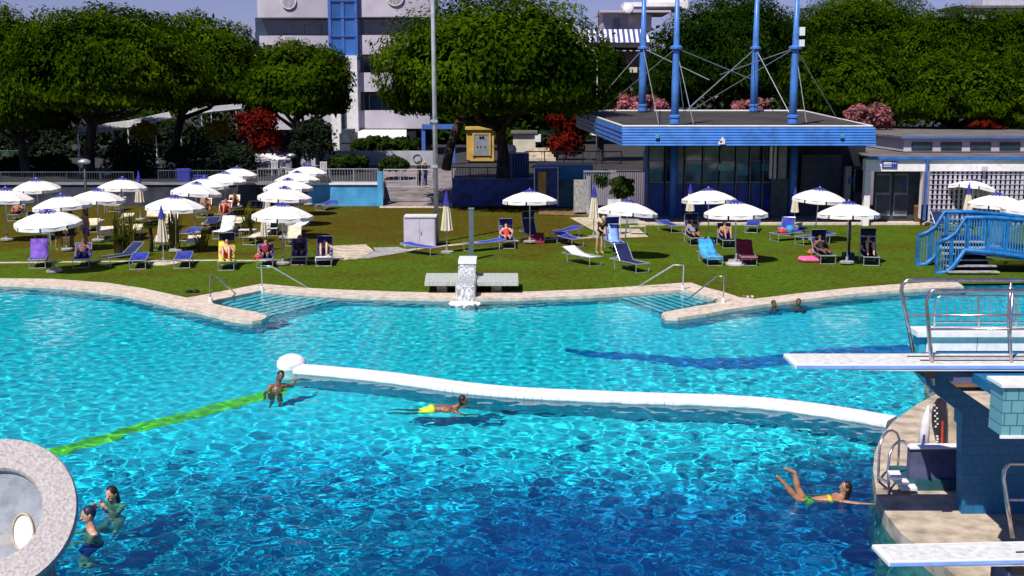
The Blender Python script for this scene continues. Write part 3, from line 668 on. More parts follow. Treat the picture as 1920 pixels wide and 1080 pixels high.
aw.build('awning', 'white', hotel)
band(668, 780, 241, 292, 'void', 'wall', 0, HY - .0, 1)
band(478, 490, -60, -20, 'whitewall', 'wall', 0)
# small house corner behind hotel, left
h2 = thing('house_building', at(475, 120, 130), 'pale house corner with a chimney left of the white hotel', 'building')
rb(MB(), 460, 502, 82, 200, 130, 6).build('wall', 'offwhite', h2); rb(MB(), 456, 506, 78, 83, 129.7, 6.6).build('roof', 'whitewall', h2); ch = rb(MB(), 478, 489, 60, 78, 131, 1).build('chimney', 'roofgrey2', h2)
# ---- cream apartment house with striped awning
HB = 132
h3 = thing('apartment_building', at(1180, 200, HB), 'cream apartment house with roof terrace and blue and white striped awning', 'building')
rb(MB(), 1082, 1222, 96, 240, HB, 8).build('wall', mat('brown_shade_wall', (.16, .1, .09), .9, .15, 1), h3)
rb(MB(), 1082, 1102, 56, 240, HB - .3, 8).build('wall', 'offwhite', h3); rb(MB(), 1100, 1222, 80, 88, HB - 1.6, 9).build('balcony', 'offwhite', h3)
aw = MB(); aw.add([at(1098, 79, HB - 2.4), at(1221, 79, HB - 2.4), at(1208, 55, HB - .2), at(1100, 55, HB - .2)], [(0, 1, 2, 3)]); aw.build('awning', 'stripe', h3)
rb(MB(), 1130, 1222, 25, 58, HB + 1, 6).build('wall', 'whitewall', h3); rb(MB(), 1178, 1222, 27, 57, HB + .8, 1).build('wall', 'offwhite', h3); rb(MB(), 1150, 1163, 34, 56, HB + .9, .3).build('window', 'glassdark', h3)
rb(MB(), 1126, 1258, 19, 23, HB - .6, 8).build('roof', 'whitewall', h3); rb(MB(), 1214, 1290, -10, 16, HB + 3, 6).build('wall', 'white', h3); rb(MB(), 1170, 1280, 4, 12, HB + 1.5, 4).build('parapet', 'white', h3)
MB().lathe([(.6, 0), (.5, .15), (.2, .25)], 18, at(1178, 16, HB - .5), Matrix.Rotation(pi / 2 - .3, 3, 'X')).build('satellite_dish', 'white', h3)
MB().tube([at(1122, 55, HB), at(1122, 20, HB)], .05, 6).build('aerial', 'darkpole', h3)
for x0, x1 in ((1160, 1195), (1198, 1226)): rb(MB(), x0, x1, 126, 136, HB - 1, .3).build('balcony', 'offwhite', h3)
h3b = thing('terrace_house', at(1245, 180, 126), 'pale house piece showing between the two left masts', 'building')
rb(MB(), 1228, 1285, 128, 144, 126, 3).build('balcony', mat('brown_balcony', (.3, .2, .18), .9, .1, 1), h3b); rb(MB(), 1232, 1262, 146, 163, 126.4, 3).build('wall', 'offwhite', h3b)
h4 = thing('rooftop_building', at(1860, 60, 190), 'grey flat rooftops rising above the far pines', 'building')
rb(MB(), 1800, 1990, 14, 100, 190, 8).build('wall', 'cabinet', h4); rb(MB(), 1795, 1995, 10, 14.5, 189.5, 9).build('roof', 'roofgrey2', h4); rb(MB(), 1842, 1990, 0, 10, 191, 6).build('roof_box', 'cabinet', h4)
for xx in (1818, 1850, 1885, 1912): MB().tube([at(xx, 10, 190), at(xx, -12, 190)], .06, 5).build('aerial', 'cabinet', h4)

# ---- blue pool building
FY = 60.0
pb = thing('pool_building', (12, 66, .1), 'low pool building with a wide blue slatted roof edge', 'building')
zf = Z(238.5, FY); xl, xr = X(1165, FY), X(1638, FY); xbl, xbr = X(1080, 75), X(1505, 75); zb = Z(209, 75)
MB().add([(xl, FY, zf), (xr, FY, zf), (xbr, 75, zb), (xbl, 75, zb), (xl, FY, zf - .3), (xr, FY, zf - .3), (xbr, 75, zb - .6), (xbl, 75, zb - .6)], [(0, 1, 2, 3), (7, 6, 5, 4), (1, 5, 6, 2), (2, 6, 7, 3)]).build('roof', 'roofgrey', pb)
MB().tube([(xl + .1, FY + .15, zf + .05), (xr - .1, FY + .15, zf + .05), (xbr - .1, 75, zb + .05), (xbl + .1, 75, zb + .05), (xl + .1, FY + .15, zf + .05)], .05, 6).build('roof_edge_trim', 'white', pb)
fz0 = Z(273, FY); nsl = 7
fa = MB(); dz = (zf - fz0) / nsl
for i in range(nsl):
    z1 = zf - i * dz; z0 = z1 - dz + .018; y1 = FY - i * .045 + .02; y0 = y1 - .045 - .04
    fa.add([(xl, y0, z0), (xr, y0, z0), (xr, y1, z1), (xl, y1, z1), (xl, y0 + .12, z0), (xr, y0 + .12, z0)], [(0, 1, 2, 3), (4, 5, 1, 0)])
fa.build('slat_fascia', 'blue_paint', pb)
MB().add([(xl, FY - .3, fz0), (xr, FY - .3, fz0), (xr, FY + .25, fz0), (xl, FY + .25, fz0)], [(0, 1, 2, 3)]).lohi((xl, FY + .16, fz0), (xr, FY + .25, zf - .02)).build('fascia_backing', 'bluetrim', pb)
zl0 = Z(238, 75)
MB().add([(xl - .003, FY - .3, fz0), (xl - .003, FY, zf), (xbl, 75, zb), (xbl, 75, zl0)], [(0, 1, 2, 3)]).build('end_fascia', 'blue_paint', pb)
for k in range(1, 4):
    t = k / 4; MB().tube([(xl - .03, FY - .2, fz0 + (zf - fz0) * t), (xbl - .03, 75, zl0 + (zb - zl0) * t)], .025, 5).build('end_slat', 'bluetrim', pb)
MB().add([(xr, FY - .3, fz0), (xr, FY, zf), (xbr, 75, zb), (xbr, 75, zl0)], [(0, 3, 2, 1)]).build('end_fascia', 'blue_paint', pb)
MB().add([(xl, FY, fz0 + .1), (xr, FY, fz0 + .1), (xbr, 75, zl0 + .2), (xbl, 75, zl0 + .2)], [(3, 2, 1, 0)]).build('soffit', 'purple_conc', pb)
sig = MB(); c = at(1352, 266, FY - .45); sig.add([(c.x - .18, c.y, c.z - .12), (c.x + .2, c.y, c.z - .12), (c.x + .2, c.y, c.z + .1), (c.x + .06, c.y, c.z + .26)], [(0, 1, 2, 3)])
sig.box((c.x, c.y + .1, c.z), (.1, .2, .1)).build('bracket_sign', 'white', pb)
for px in (1232, 1579): MB().box(at(px, 255, FY - .3), (.16, .14, .22)).build('emergency_lamp', 'glasscyan', pb)
FW = 66.5; zt = fz0 + .2
MB().lohi((X(1214, FW), FW + .3, .1), (X(1625, FW), FW + .5, zt + .6)).build('back_wall', 'void', pb)
for i, (x0, x1) in enumerate(((1216, 1246), (1248, 1282), (1284, 1316), (1318, 1348), (1350, 1378), (1380, 1404), (1406, 1428), (1430, 1456))):
    f = rb(MB(), x0, x1, 274, 409, FW, .12).build('glass_bay', 'glassmid', pb)
    rb(MB(), x0 + 1, x1 - 1, 345, 409, FW - .04, .1).build('lower_panel', 'panelblue', f)
    rb(MB(), x0 - .8, x0 + 1.2, 274, 409, FW - .1, .1).build('mullion', 'doorgrey', f)
    rb(MB(), x0 + 1, x1 - 1, 340, 343.5, FW - .09, .08).build('transom', 'doorgrey', f)
    rb(MB(), x0 + 1, x1 - 1, 301, 303, FW - .09, .08).build('transom', 'doorgrey', f)
for x0, x1, y0, y1 in ((1346, 1374, 307, 320), (1382, 1403, 306, 329), (1428, 1441, 306, 320), (1206, 1213, 282, 320)):
    rb(MB(), x0, x1, y0, y1, FW - .14, .05).build('reflection_pane', 'glasscyan', pb)  # cyan panes carry the reflections of the glass front as colour
for x0, x1, m in ((1443, 1449, 'white'), (1450, 1457, 'cabinet'), (1459, 1476, 'doorgrey')): rb(MB(), x0, x1, 274, 335, FW - 1.5, .25).build('curtain_panel', m, pb)
rb(MB(), 1444, 1478, 335, 410, FW - 1.5, .3).build('counter', 'doordark', pb)
rb(MB(), 1499, 1580, 290, 410, FW - .1, .3).build('entrance_wall', 'doordark', pb)
rb(MB(), 1582, 1597, 312, 409, FW - 2.2, .4).build('pillar', 'doorgrey', pb); dr = rb(MB(), 1598, 1620, 312, 409, FW - 1.8, .3).build('door', 'doordark', pb)
rb(MB(), 1600, 1619, 318, 360, FW - 1.86, .1).build('pane', 'glassdark', dr); MB().box(at(1594, 339, FW - 2.25), (.22, .06, .32)).build('notice', 'signblue', pb)
for px in (1262, 1484.5):
    MB().tube([gp(px, 410), (gp(px, 410).x, gp(px, 410).y, fz0 + .3)], .21, 14).build('column', 'blue_paint', pb, smooth=True)
MB().lohi((X(1205, FW), FW - 1.2, .12), (X(1210, FW), FW - 1.0, zt)).build('downpipe', 'bluetrim', pb)
# ---- annex on the right
AY = 61.3
an = thing('annex_building', (26, 70, .1), 'white annex with portal, trellis wall and strip of small roof windows', 'building')
zr = Z(295, AY)
MB().add([at(1628, 296, AY), (46, AY, zr), (46, 92, zr), (X(1578, 78), 78, zr), at(1628, 298.5, AY), (46, AY, zr - .12), (46, 92, zr - .12), (X(1578, 78), 78, zr - .12)], [(0, 1, 2, 3), (0, 4, 5, 1), (3, 7, 4, 0)]).build('roof', 'roofgrey2', an)
rb(MB(), 1627, 2000, 293.5, 299, AY - .15, .12).build('roof_trim', 'blue_paint', an)
fw = rb(MB(), 1623, 1742, 299.2, 321, AY, .6).build('portal_header', 'tilewhite', an)
sg = rb(MB(), 1654, 1683, 302, 315, AY - .06, .05).build('sign', 'signblue', an)
for k, (x0, x1) in enumerate(((1657, 1672), (1674, 1676.5), (1678, 1681))): rb(MB(), x0, x1, 304.2 + k * .6, 307, AY - .075, .02).build('lettering', 'white', sg)
for yy in (308.5, 311.5): rb(MB(), 1657, 1672, yy, yy + 1.2, AY - .075, .02).build('lettering', 'white', sg)
rb(MB(), 1742, 2000, 299.2, 321, AY, .5).build('wall', 'tilewhite', an)
MB().box(at(1846, 316, AY - .1), (.24, .2, .24)).build('wall_lamp', 'cabinet', an)
pil = MB(); a, b, c = at(1622, 410, AY), at(1637, 322, AY), at(1636, 410, AY)
pil.lohi((X(1624, AY), AY + .02, .1), (X(1635, AY), AY + .4, Z(322, AY))).build('pillar', 'tilewhite', an)
rb(MB(), 1726, 1731, 322, 410, AY + .02, .4).build('pillar', 'tilewhite', an)
bp = rb(MB(), 1732, 1742, 297, 414, AY - .25, .22).build('post', 'bluetrim', an)
rb(MB(), 1637, 1726, 322, 412, AY + 1.5, .2).build('wall', 'doordark', an)
for x0, x1 in ((1640, 1672), (1674, 1704)):
    d = rb(MB(), x0, x1, 325, 405, AY + 1.4, .08).build('door', 'doorgrey', an)
    rb(MB(), x0 + 3, x1 - 3, 329, 361, AY + 1.37, .05).build('panel', 'doordark', d); rb(MB(), x0 + 3, x1 - 3, 366, 400, AY + 1.37, .05).build('panel', 'doordark', d)
MB().box(at(1698, 342, AY + 1.33), (.2, .04, .28)).build('notice', 'signblue', an)
rb(MB(), 1744, 2000, 322, 414, AY + .8, .2).build('wall', mat('trellis_backing', (.05, .012, .025), .8, .3, 2), an)
lt = MB()
for i in range(50):
    x = 1744 + i * 9; rb(lt, x - .5, x + .5, 322, 414, AY + .12, .03)
for j in range(10):
    y = 327 + j * 9.3; rb(lt, 1743, 2000, y - .5, y + .5, AY + .08, .03)
lt.build('lattice', 'cabinet', an)
cy = 67.0
rb(MB(), 1694, 2100, 259.5, 284, cy, 20).build('clerestory_wall', 'whitewall', an)
rb(MB(), 1690, 2100, 255.5, 259.3, cy - .25, 22).build('clerestory_roof', 'roofgrey2', an); rb(MB(), 1690, 2100, 256.5, 259.8, cy - .32, .06).build('roof_trim', 'bluetrim', an)
for i in range(6):
    x0 = 1709 + i * 55; f = rb(MB(), x0, x0 + 40, 266.5, 281.5, cy - .04, .1).build('window', 'doordark', an); rb(MB(), x0 + 2, x0 + 38, 268, 280, cy - .07, .06).build('pane', 'glassdark', f)
# ---- blue masts with stay cables
def mast(px, foot, Y, label, side, cables, lights=False):
    f = at(px, foot, Y); T = thing('mast', (f.x, Y, f.z), label, 'mast', 'blue masts on the pool building roof'); k = Y / 61
    MB().tube([(f.x, Y, f.z - .3), (f.x, Y, f.z + 2), (f.x, Y, Z(95, Y)), (f.x, Y, Z(-40, Y))], [.2 * k, .2 * k, .165 * k, .09 * k], 12).build('pole', 'blue_mast', T, smooth=True)
    MB().lathe([(.28, -.1), (.28, .08), (.22, .14), (.3, .2), (.3, .3), (.2, .36)], 14, (f.x, Y, f.z + .05)).build('foot', 'blue_mast', T)
    zc = Z(94, Y); MB().lathe([(.2, 0), (.34, .06), (.34, .16), (.2, .24)], 12, (f.x, Y, zc)).build('collar', 'blue_mast', T)
    for e in cables: MB().tube([(f.x, Y, zc + .1), at(*e)], .022, 5).build('cable', 'alu', T)
    if lights:
        for zy, s in ((59, .42), (81, .34)): MB().box((f.x + .28, Y - .1, Z(zy, Y)), (.26, .24, s)).tube([(f.x, Y, Z(zy, Y)), (f.x + .3, Y, Z(zy, Y))], .04, 6).build('floodlight', 'white', T)
    return T
mast(1265, 230, 61.2, 'front blue mast left of centre of the slatted roof', -1, [(1130, 205, 72), (1412, 150, 66), (1285, 236, 62), (1300, 232, 61)])
mast(1204, 207, 74, 'rear blue mast, leftmost of the four', -1, [(1105, 207, 75), (1235, 232, 61), (1330, 150, 70)])
mast(1413, 207, 74, 'rear blue mast behind the slatted roof centre', 1, [(1290, 205, 75), (1260, 230, 61), (1480, 212, 70)])
mast(1486, 230, 61.2, 'front blue mast carrying two white floodlight boxes', 1, [(1300, 205, 72), (1350, 140, 70), (1512, 230, 61), (1568, 220, 66)], True)

# ---- terrace wall, gate post, railings
bw = thing('retaining_wall', (X(640, 72.6), 72.8, .1), 'low light-blue terrace wall right of the left parasols', 'wall')
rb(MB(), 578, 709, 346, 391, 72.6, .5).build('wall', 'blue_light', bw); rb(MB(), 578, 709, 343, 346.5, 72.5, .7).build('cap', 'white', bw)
bw = thing('retaining_wall', (X(200, 72.6), 72.8, .1), 'terrace wall painted dark for shade behind the left parasol corner', 'wall')
rb(MB(), -400, 578, 346, 391, 72.63, .5).build('wall', mat('shaded_wall', (.035, .04, .06), .8, .3, 1), bw); rb(MB(), -400, 578, 343, 346.5, 72.53, .7).build('cap', 'doorgrey', bw)  # left stretch of the blue wall, its shade put in as dark colour
bw2 = thing('retaining_wall', (X(930, 72.6), 72.8, .1), 'terrace wall painted navy for tree shade under the largest pine', 'wall')
rb(MB(), 848, 1004, 338, 391, 72.6, .5).build('wall', 'blue_dark', bw2); rb(MB(), 848, 1004, 335, 338.3, 72.5, .7).build('cap', 'blue_dark', bw2)  # tree shade put into the colour: navy stretch of the light-blue wall
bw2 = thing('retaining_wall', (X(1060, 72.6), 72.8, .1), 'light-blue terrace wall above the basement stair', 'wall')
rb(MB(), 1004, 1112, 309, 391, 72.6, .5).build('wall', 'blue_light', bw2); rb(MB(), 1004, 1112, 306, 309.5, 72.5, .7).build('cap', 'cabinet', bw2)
gp_ = thing('gate_post', gp(713, 390), 'light-blue square post at the end of the terrace wall', 'post'); rb(MB(), 708.5, 717, 322, 391, 72.3, .3).build('post', 'blue_light', gp_)
def railing(x0, x1, y0, y1, Y, label, m='alu', step=5, n_post=6, rails=True):
    T = thing('railing', at((x0 + x1) / 2, y1, Y), label, 'railing')
    a, b = at(x0, y1, Y), at(x1, y0, Y)
    MB().tube([(a.x, Y, b.z), (b.x, Y, b.z)], .035, 6).build('top_rail', m, T); MB().tube([(a.x, Y, a.z + .08), (b.x, Y, a.z + .08)], .025, 6).build('bottom_rail', m, T)
    s = MB(); n = int((x1 - x0) / step)
    for i in range(n + 1):
        x = a.x + (b.x - a.x) * i / n; s.box((x, Y, (a.z + b.z) / 2), (.022, .022, b.z - a.z))
    s.build('bar_lattice', m, T)
    for i in range(n_post):
        x = a.x + (b.x - a.x) * i / (n_post - 1); MB().box((x, Y, (a.z + b.z) / 2), (.06, .06, b.z - a.z)).build('post', m, T)
railing(-60, 250, 323, 345, 72.9, 'dark bar railing above the leftmost parasols', 'doordark', 4.5)
railing(298, 482, 320, 344, 72.9, 'dark bar railing behind the middle row of left parasols', 'doordark', 4.5)
railing(484, 708, 317, 343, 72.9, 'grey bar railing on the light-blue wall beside the gate post', 'doorgrey', 5)
railing(720, 812, 318, 352, 78, 'thin railing along the ramp by the two walkers', 'alu', 9, 4)
railing(848, 948, 314, 337, 72.9, 'dark bar railing on the shade-painted navy wall under the largest pine', 'doordark', 5, 4)
railing(985, 1165, 284, 308, 76, 'dark horizontal railing left of the pool building', 'doorgrey', 30, 6)
railing(0, 48, 283, 300, 85, 'green fence panel under the leftmost pine', 'greenfence', 3, 3)
for Yp in (0,):
    T = thing('slat_screen', at(1160, 372, 65.5), 'grey vertical slat screen between steps and glass front', 'screen')
    s = MB()
    for i in range(30): rb(s, 1094 + i * 4.1, 1096.2 + i * 4.1, 322, 385, 65.5, .06)
    s.build('slat', 'doorgrey', T); rb(MB(), 1094, 1217, 320, 323, 65.45, .15).build('top_rail', 'doorgrey', T)
T = thing('stair_block', at(1050, 392, 70), 'blue basement stair with sloping handrail and doorway', 'stairs')
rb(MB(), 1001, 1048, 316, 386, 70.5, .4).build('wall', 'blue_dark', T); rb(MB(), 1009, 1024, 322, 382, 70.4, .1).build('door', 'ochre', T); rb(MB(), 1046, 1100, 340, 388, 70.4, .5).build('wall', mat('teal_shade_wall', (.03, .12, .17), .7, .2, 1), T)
MB().tube([at(1048, 318, 70.2), at(1100, 350, 70.2), at(1100, 385, 70.2)], .05, 6).build('handrail', 'teal_dark', T); MB().tube([at(1002, 386, 70.2), at(1002, 314, 70.2), at(1046, 314, 70.2), at(1046, 386, 70.2)], .04, 6).build('door_frame', 'alu', T)
T = thing('concrete_wall', at(1105, 400, 67), 'grey concrete side wall right of the basement stair', 'wall'); rb(MB(), 1076, 1104, 338, 398, 67, .5).build('wall', 'concrete', T); rb(MB(), 1100, 1106, 330, 402, 66.8, .2).build('post', 'alu', T)
# ---- street things behind the wall
T = thing('kiosk', at(900, 300, 95), 'ochre yellow kiosk with a grey door', 'kiosk')
rb(MB(), 875, 926, 243, 302, 95, 2.2).build('wall', 'ochre', T); rb(MB(), 872, 929, 238.5, 243.3, 94.7, 2.8).build('roof', 'ochre', T); d = rb(MB(), 889, 917, 252, 292, 94.9, .12).build('door', 'doorgrey', T)
rb(MB(), 886, 920, 249.5, 252, 94.85, .1).build('door_frame', 'ochre', T); rb(MB(), 886, 889, 252, 292, 94.85, .1).build('door_frame', 'ochre', T); rb(MB(), 917, 920, 252, 292, 94.85, .1).build('door_frame', 'ochre', T)
c = at(903, 258, 94.86); MB().box(c, (.42, .02, .06)).box((c.x, c.y, c.z + .02), (.42, .02, .05), 0, 0, .6).box((c.x, c.y, c.z + .02), (.42, .02, .05), 0, 0, -.6).build('marking', 'black', d)
for xx in (895, 901, 909): MB().box(at(xx, 275, 94.86), (.1, .02, .1)).build('marking', 'black', d)
T = thing('garden_wall', at(690, 312, 90), 'low white street wall with round ornaments', 'wall')
rb(MB(), 560, 812, 283, 312, 92, .3).build('wall', mat('grey_white_wall', (.42, .43, .48), .8, .1, 1), T)
for xx in (682, 738, 782): MB().lathe([(.34, 0), (.34, .05), (.29, .05), (.29, 0)], 20, at(xx, 296, 91.95), Matrix.Rotation(pi / 2, 3, 'X'), False, False).build('ornament', 'doorgrey', T)
T = thing('blue_arch', at(822, 305, 93), 'slim blue gate frame between white pole and kiosk', 'gate')
for xx in (794, 850): rb(MB(), xx - 3, xx + 3, 240, 306, 93, .25).build('post', 'bluetrim', T)
rb(MB(), 791, 853, 233, 242, 92.9, .3).build('beam', 'bluetrim', T)
T = thing('equipment_container', at(970, 345, 77), 'dark blue container under the largest pine', 'container'); rb(MB(), 948, 992, 288, 345, 77, 2).build('body', 'blue_dark', T)
s = MB()
for i in range(9): rb(s, 950 + i * 4.8, 952 + i * 4.8, 290, 330, 76.94, .08)
s.build('rib', 'bluetrim', T)
T = thing('cream_shed', at(980, 300, 96), 'small cream booth right of the largest pine trunk', 'shed'); rb(MB(), 962, 1004, 250, 300, 96, 2).build('wall', 'offwhite', T); rb(MB(), 958, 1008, 246, 250.3, 95.7, 2.6).build('roof', 'roofgrey2', T); rb(MB(), 1003, 1014, 252, 266, 95.8, .5).build('panel', 'white', T)
T = thing('white_steps', at(1010, 300, 90), 'pale stone steps right of the cream booth', 'steps')
for k in range(4): rb(MB(), 990, 1042 - k * 4, 296 - k * 6, 302 - k * 6, 88 + k * .8, .9).build('step', 'stonepav', T)
T = thing('dark_van', at(650, 300, 96), 'dark grey van parked in front of the white hotel wall', 'van')
MB().prism([(0, 0), (0, 0), (0, 0)], 0, .01) if False else None
rb(MB(), 637, 660, 250, 292, 96, 3.5).build('body', 'doordark', T); rb(MB(), 640, 657, 243, 250.5, 96.2, 3).build('roof', 'doordark', T); rb(MB(), 640, 657, 253, 268, 95.95, .1).build('windscreen', 'glassdark', T)
for xx in (640, 657): MB().lathe([(.35, -.12), (.35, .12)], 14, at(xx, 293, 96.4), Matrix.Rotation(pi / 2, 3, 'Y')).build('wheel', 'black', T)
for x0, x1, m, lb in ((505, 545, 'cabinet', 'grey garden chairs stack behind the left parasols'),):
    pass
# ---- white slatted pergola walkway
T = thing('pergola', at(320, 300, 95), 'white slatted pergola roof on thin posts under the left pines', 'pergola')
segs = [((146, 253), (252, 238), 80, 88), ((240, 240), (322, 221), 88, 98), ((338, 219), (402, 209), 99, 108), ((396, 210), (470, 202), 108, 122)]
for (p0, p1, Ya, Yb) in segs:
    a, b = at(*p0, Ya), at(*p1, Yb); s = MB(); d = (b - a); side = Vector((d.y, -d.x, 0)).normalized()
    if side.x > 0: side = -side
    side = Vector((-.35, 1, 0)).normalized() * 3.2; lift = Vector((0, 0, .12))
    for k in range(8):
        o = side * (k / 7) + Vector((0, 0, .42 * k / 7)); s.add([a + o, b + o, b + o + side * .07 + lift * .3, a + o + side * .07 + lift * .3], [(0, 1, 2, 3)])
    s.build('roof_slat', 'white', T)
    MB().tube([a, b], .07, 6).build('beam', 'white', T)
    for q in (a, a.lerp(b, .6)): MB().tube([(q.x, q.y, 1.4), q], .05, 6).build('post', 'white', T)

# ---- terrace clutter behind the left parasols
def make_chair():
    T = thing('terrace_chair', (0, 0, 0), 'proto', 'chair', group='white chairs on the terrace behind the left parasols'); w_ = .22
    MB().box((0, 0, .44), (.46, .44, .03)).build('seat', 'white', T, world=False); b = MB()
    for k in range(5): b.box((-.19 + k * .095, .22, .7), (.05, .02, .48))
    b.box((0, .22, .95), (.46, .03, .05)).build('backrest', 'white', T, world=False)
    for sx in (-1, 1):
        for sy in (-1, 1): MB().tube([(sx * w_ * .95, sy * .2, .43), (sx * w_, sy * .23, 0)], .018, 6).build('leg', 'white', T, world=False)
    return T
ch0 = make_chair()
for i, (px, py, Y_, rz, lb) in enumerate(((515, 306, 80, .3, 'white terrace chair beside the slim pale pole'), (533, 300, 82, 1.2, 'white terrace chair turned sideways left of the small pine trunk'), (575, 303, 80, -.4, 'white terrace chair right of the small pine trunk'), (592, 298, 84, 2.4, 'white terrace chair with its back to the pool near the dark shrub'),
    (606, 305, 79, .1, 'white terrace chair close to the grey-green planter bush'), (322, 306, 78, .2, 'white terrace chair in the dark gap above the middle parasol row'), (338, 300, 80, -1.0, 'white terrace chair turned away in the dark gap above the middle row'), (545, 310, 77, .8, 'white terrace chair nearest to the railing behind the right column'))):
    o = ch0 if i == 0 else copy_tree(ch0); p = at(px, py, Y_); o.location = (p.x, Y_, 1.5); o.rotation_euler = (0, 0, rz); o['label'] = lb
for px, lb in ((345, 'blue plastic crate on the terrace behind the railing'), (377, 'flat blue crate right of the taller one on the terrace')):
    q = at(px, 322, 74.5); T = thing('storage_crate', (q.x, 74.5, 1.5), lb, 'crate'); h_ = .75 if px < 350 else .35
    MB().box((q.x, 74.5, 1.5 + h_ / 2), (.8, .5, h_)).build('body', 'blue_cloth', T); MB().box((q.x, 74.5, 1.52 + h_), (.86, .56, .05)).build('rim', 'bright_sling', T)
for (x0, x1, y0, y1, Y_, lb) in ((455, 545, 300, 306, 84, 'pale flat awning over the terrace behind the farthest parasols'), (196, 262, 318, 324, 79, 'pale flat awning in the dark corner above the tilted parasols')):
    T = thing('terrace_awning', at((x0 + x1) / 2, y1, Y_), lb, 'awning'); a, b = at(x0, y1, Y_), at(x1, y1, Y_); zt_ = at(x0, y0, Y_).z
    MB().add([a, b, Vector((b.x, Y_ + 2.2, zt_ + .35)), Vector((a.x, Y_ + 2.2, zt_ + .35)), a - Vector((0, 0, .12)), b - Vector((0, 0, .12))], [(0, 1, 2, 3), (4, 5, 1, 0)]).build('cloth', 'white_sling', T)
    for q in (a, b): MB().tube([(q.x, Y_, 1.4), q], .03, 6).build('post', 'alu', T)
# ================================================================== POOL THINGS
# ---- white divider wall with round head
T = thing('pool_divider', (div[0].x, div[0].y, 0), 'white tiled divider wall with round head crossing the pool', 'pool wall')
def offs(c, w):
    L_, R_ = [], []
    for i, p in enumerate(c):
        t = (c[min(i + 1, len(c) - 1)] - c[max(i - 1, 0)]).normalized(); n_ = Vector((-t.y, t.x, 0)) * w
        L_.append(p + n_); R_.append(p - n_)
    return R_ + L_[::-1]
MB().prism([(p.x, p.y) for p in offs(div, .25)], -1.2, .0).build('base', 'poolwall', T)
s = MB(); n = len(div) * 5; cl = []
for i in range(len(div) - 1):
    p0, p1, p2, p3 = div[max(i - 1, 0)], div[i], div[i + 1], div[min(i + 2, len(div) - 1)]
    for k in range(8):
        t = k / 8; cl.append(.5 * ((2 * p1) + (p2 - p0) * t + (2 * p0 - 5 * p1 + 4 * p2 - p3) * t * t + (3 * p1 - p0 - 3 * p2 + p3) * t ** 3))
cl.append(div[-1])
for a, b in zip(cl, cl[1:]):
    t = (b - a); a2, b2 = a + t.normalized() * .0012, b - t.normalized() * .0012; t = t.normalized(); nn = Vector((-t.y, t.x, 0))
    pr = [(-.31, -.02), (-.31, .11), (-.25, .17), (.25, .17), (.31, .11), (.31, -.02)]
    s.add([q + nn * u + Vector((0, 0, v - q.z)) for q in (a2, b2) for u, v in pr], [(i, i + 6, i + 7, i + 1) for i in range(5)] + [(0, 1, 2, 3, 4, 5), (11, 10, 9, 8, 7, 6)])
s.build('coping_tile', 'tilewhite', T)
hd = gp(547, 692, 0); MB().lathe([(r_ * .9, z_ * .72 if z_ > 0 else z_) for r_, z_ in [(.4, -2.4), (.4, -.02), (.39, .0), (.41, .16), (.40, .28), (.34, .40), (.24, .48), (.12, .53), (.01, .545)]], 28, hd).build('round_head', 'tilewhite', T, smooth=True)
# ---- corner steps
def steps(first, last, label, n=9):
    T = thing('pool_steps', gp(*first[0], 0), label, 'pool steps')
    for i in range(n):
        f0, f1 = i / n, (i + 1) / n; z = -.010 - .022 * i
        P = lambda e, f, zz: gp(first[e][0] + (last[e][0] - first[e][0]) * f, first[e][1] + (last[e][1] - first[e][1]) * f, zz)
        a, b, c, d = P(0, f0, z), P(1, f0, z), P(1, f1, z), P(0, f1, z)
        pl = [a, b, c, d]; ar = sum(pl[k].x * pl[(k + 1) % 4].y - pl[(k + 1) % 4].x * pl[k].y for k in range(4))
        if ar < 0: pl = pl[::-1]
        t = MB().prism([(p.x, p.y) for p in pl], -2.0, z).build('tread', 'steptread', T)
        e = (a - d) * .2; nz = MB().add([d + e + Vector((0, 0, .004)), c + (b - c) * .2 + Vector((0, 0, .004)), c + Vector((0, 0, .004)), d + Vector((0, 0, .004)), d - Vector((0, 0, .09)), c - Vector((0, 0, .09))], [(0, 1, 2, 3), (3, 2, 5, 4)])
        nz.build('nosing', 'stepnose', t)
steps([(400, 566), (493, 545)], [(503, 606), (640, 572)], 'left submerged pool steps with dark nosings by the promontory')
steps([(1349, 564), (1284, 545)], [(1236, 597), (1160, 569)], 'right submerged pool steps with dark nosings below the white lounger')
def handrail(pts, Y0, Y1, label, m='steel'):
    T = thing('handrail', at(*pts[0], Y0), label, 'handrail')
    n = len(pts); MB().tube([at(p[0], p[1], Y0 + (Y1 - Y0) * (0 if i < 3 else 1) if i != 2 else Y0) for i, p in enumerate(pts)], .024, 8).build('rail', m, T, smooth=True)
    b = at(*pts[0], Y0); MB().lathe([(.07, -.1), (.07, .12), (.05, .14)], 10, (b.x, Y0, b.z)).build('foot', 'white', T)
def Yg(px, py, z=.15): return gp(px, py, z).y
handrail([(395, 565), (393, 517), (405, 518), (452, 560)], Yg(395, 565), Yg(452, 560, -.1), 'short steel handrail on the left promontory')
handrail([(492, 544), (490, 498), (508, 499), (606, 556)], Yg(492, 544), Yg(606, 556, -.2), 'long steel handrail sloping into the left pool steps', 'alu')
handrail([(1280, 543), (1282, 497), (1263, 497), (1172, 552)], Yg(1280, 543), Yg(1172, 552, -.2), 'long steel handrail sloping into the right pool steps', 'alu')
handrail([(1356, 567), (1358, 517), (1342, 519), (1284, 566)], Yg(1356, 567), Yg(1284, 566, -.1), 'short steel handrail on the right promontory')
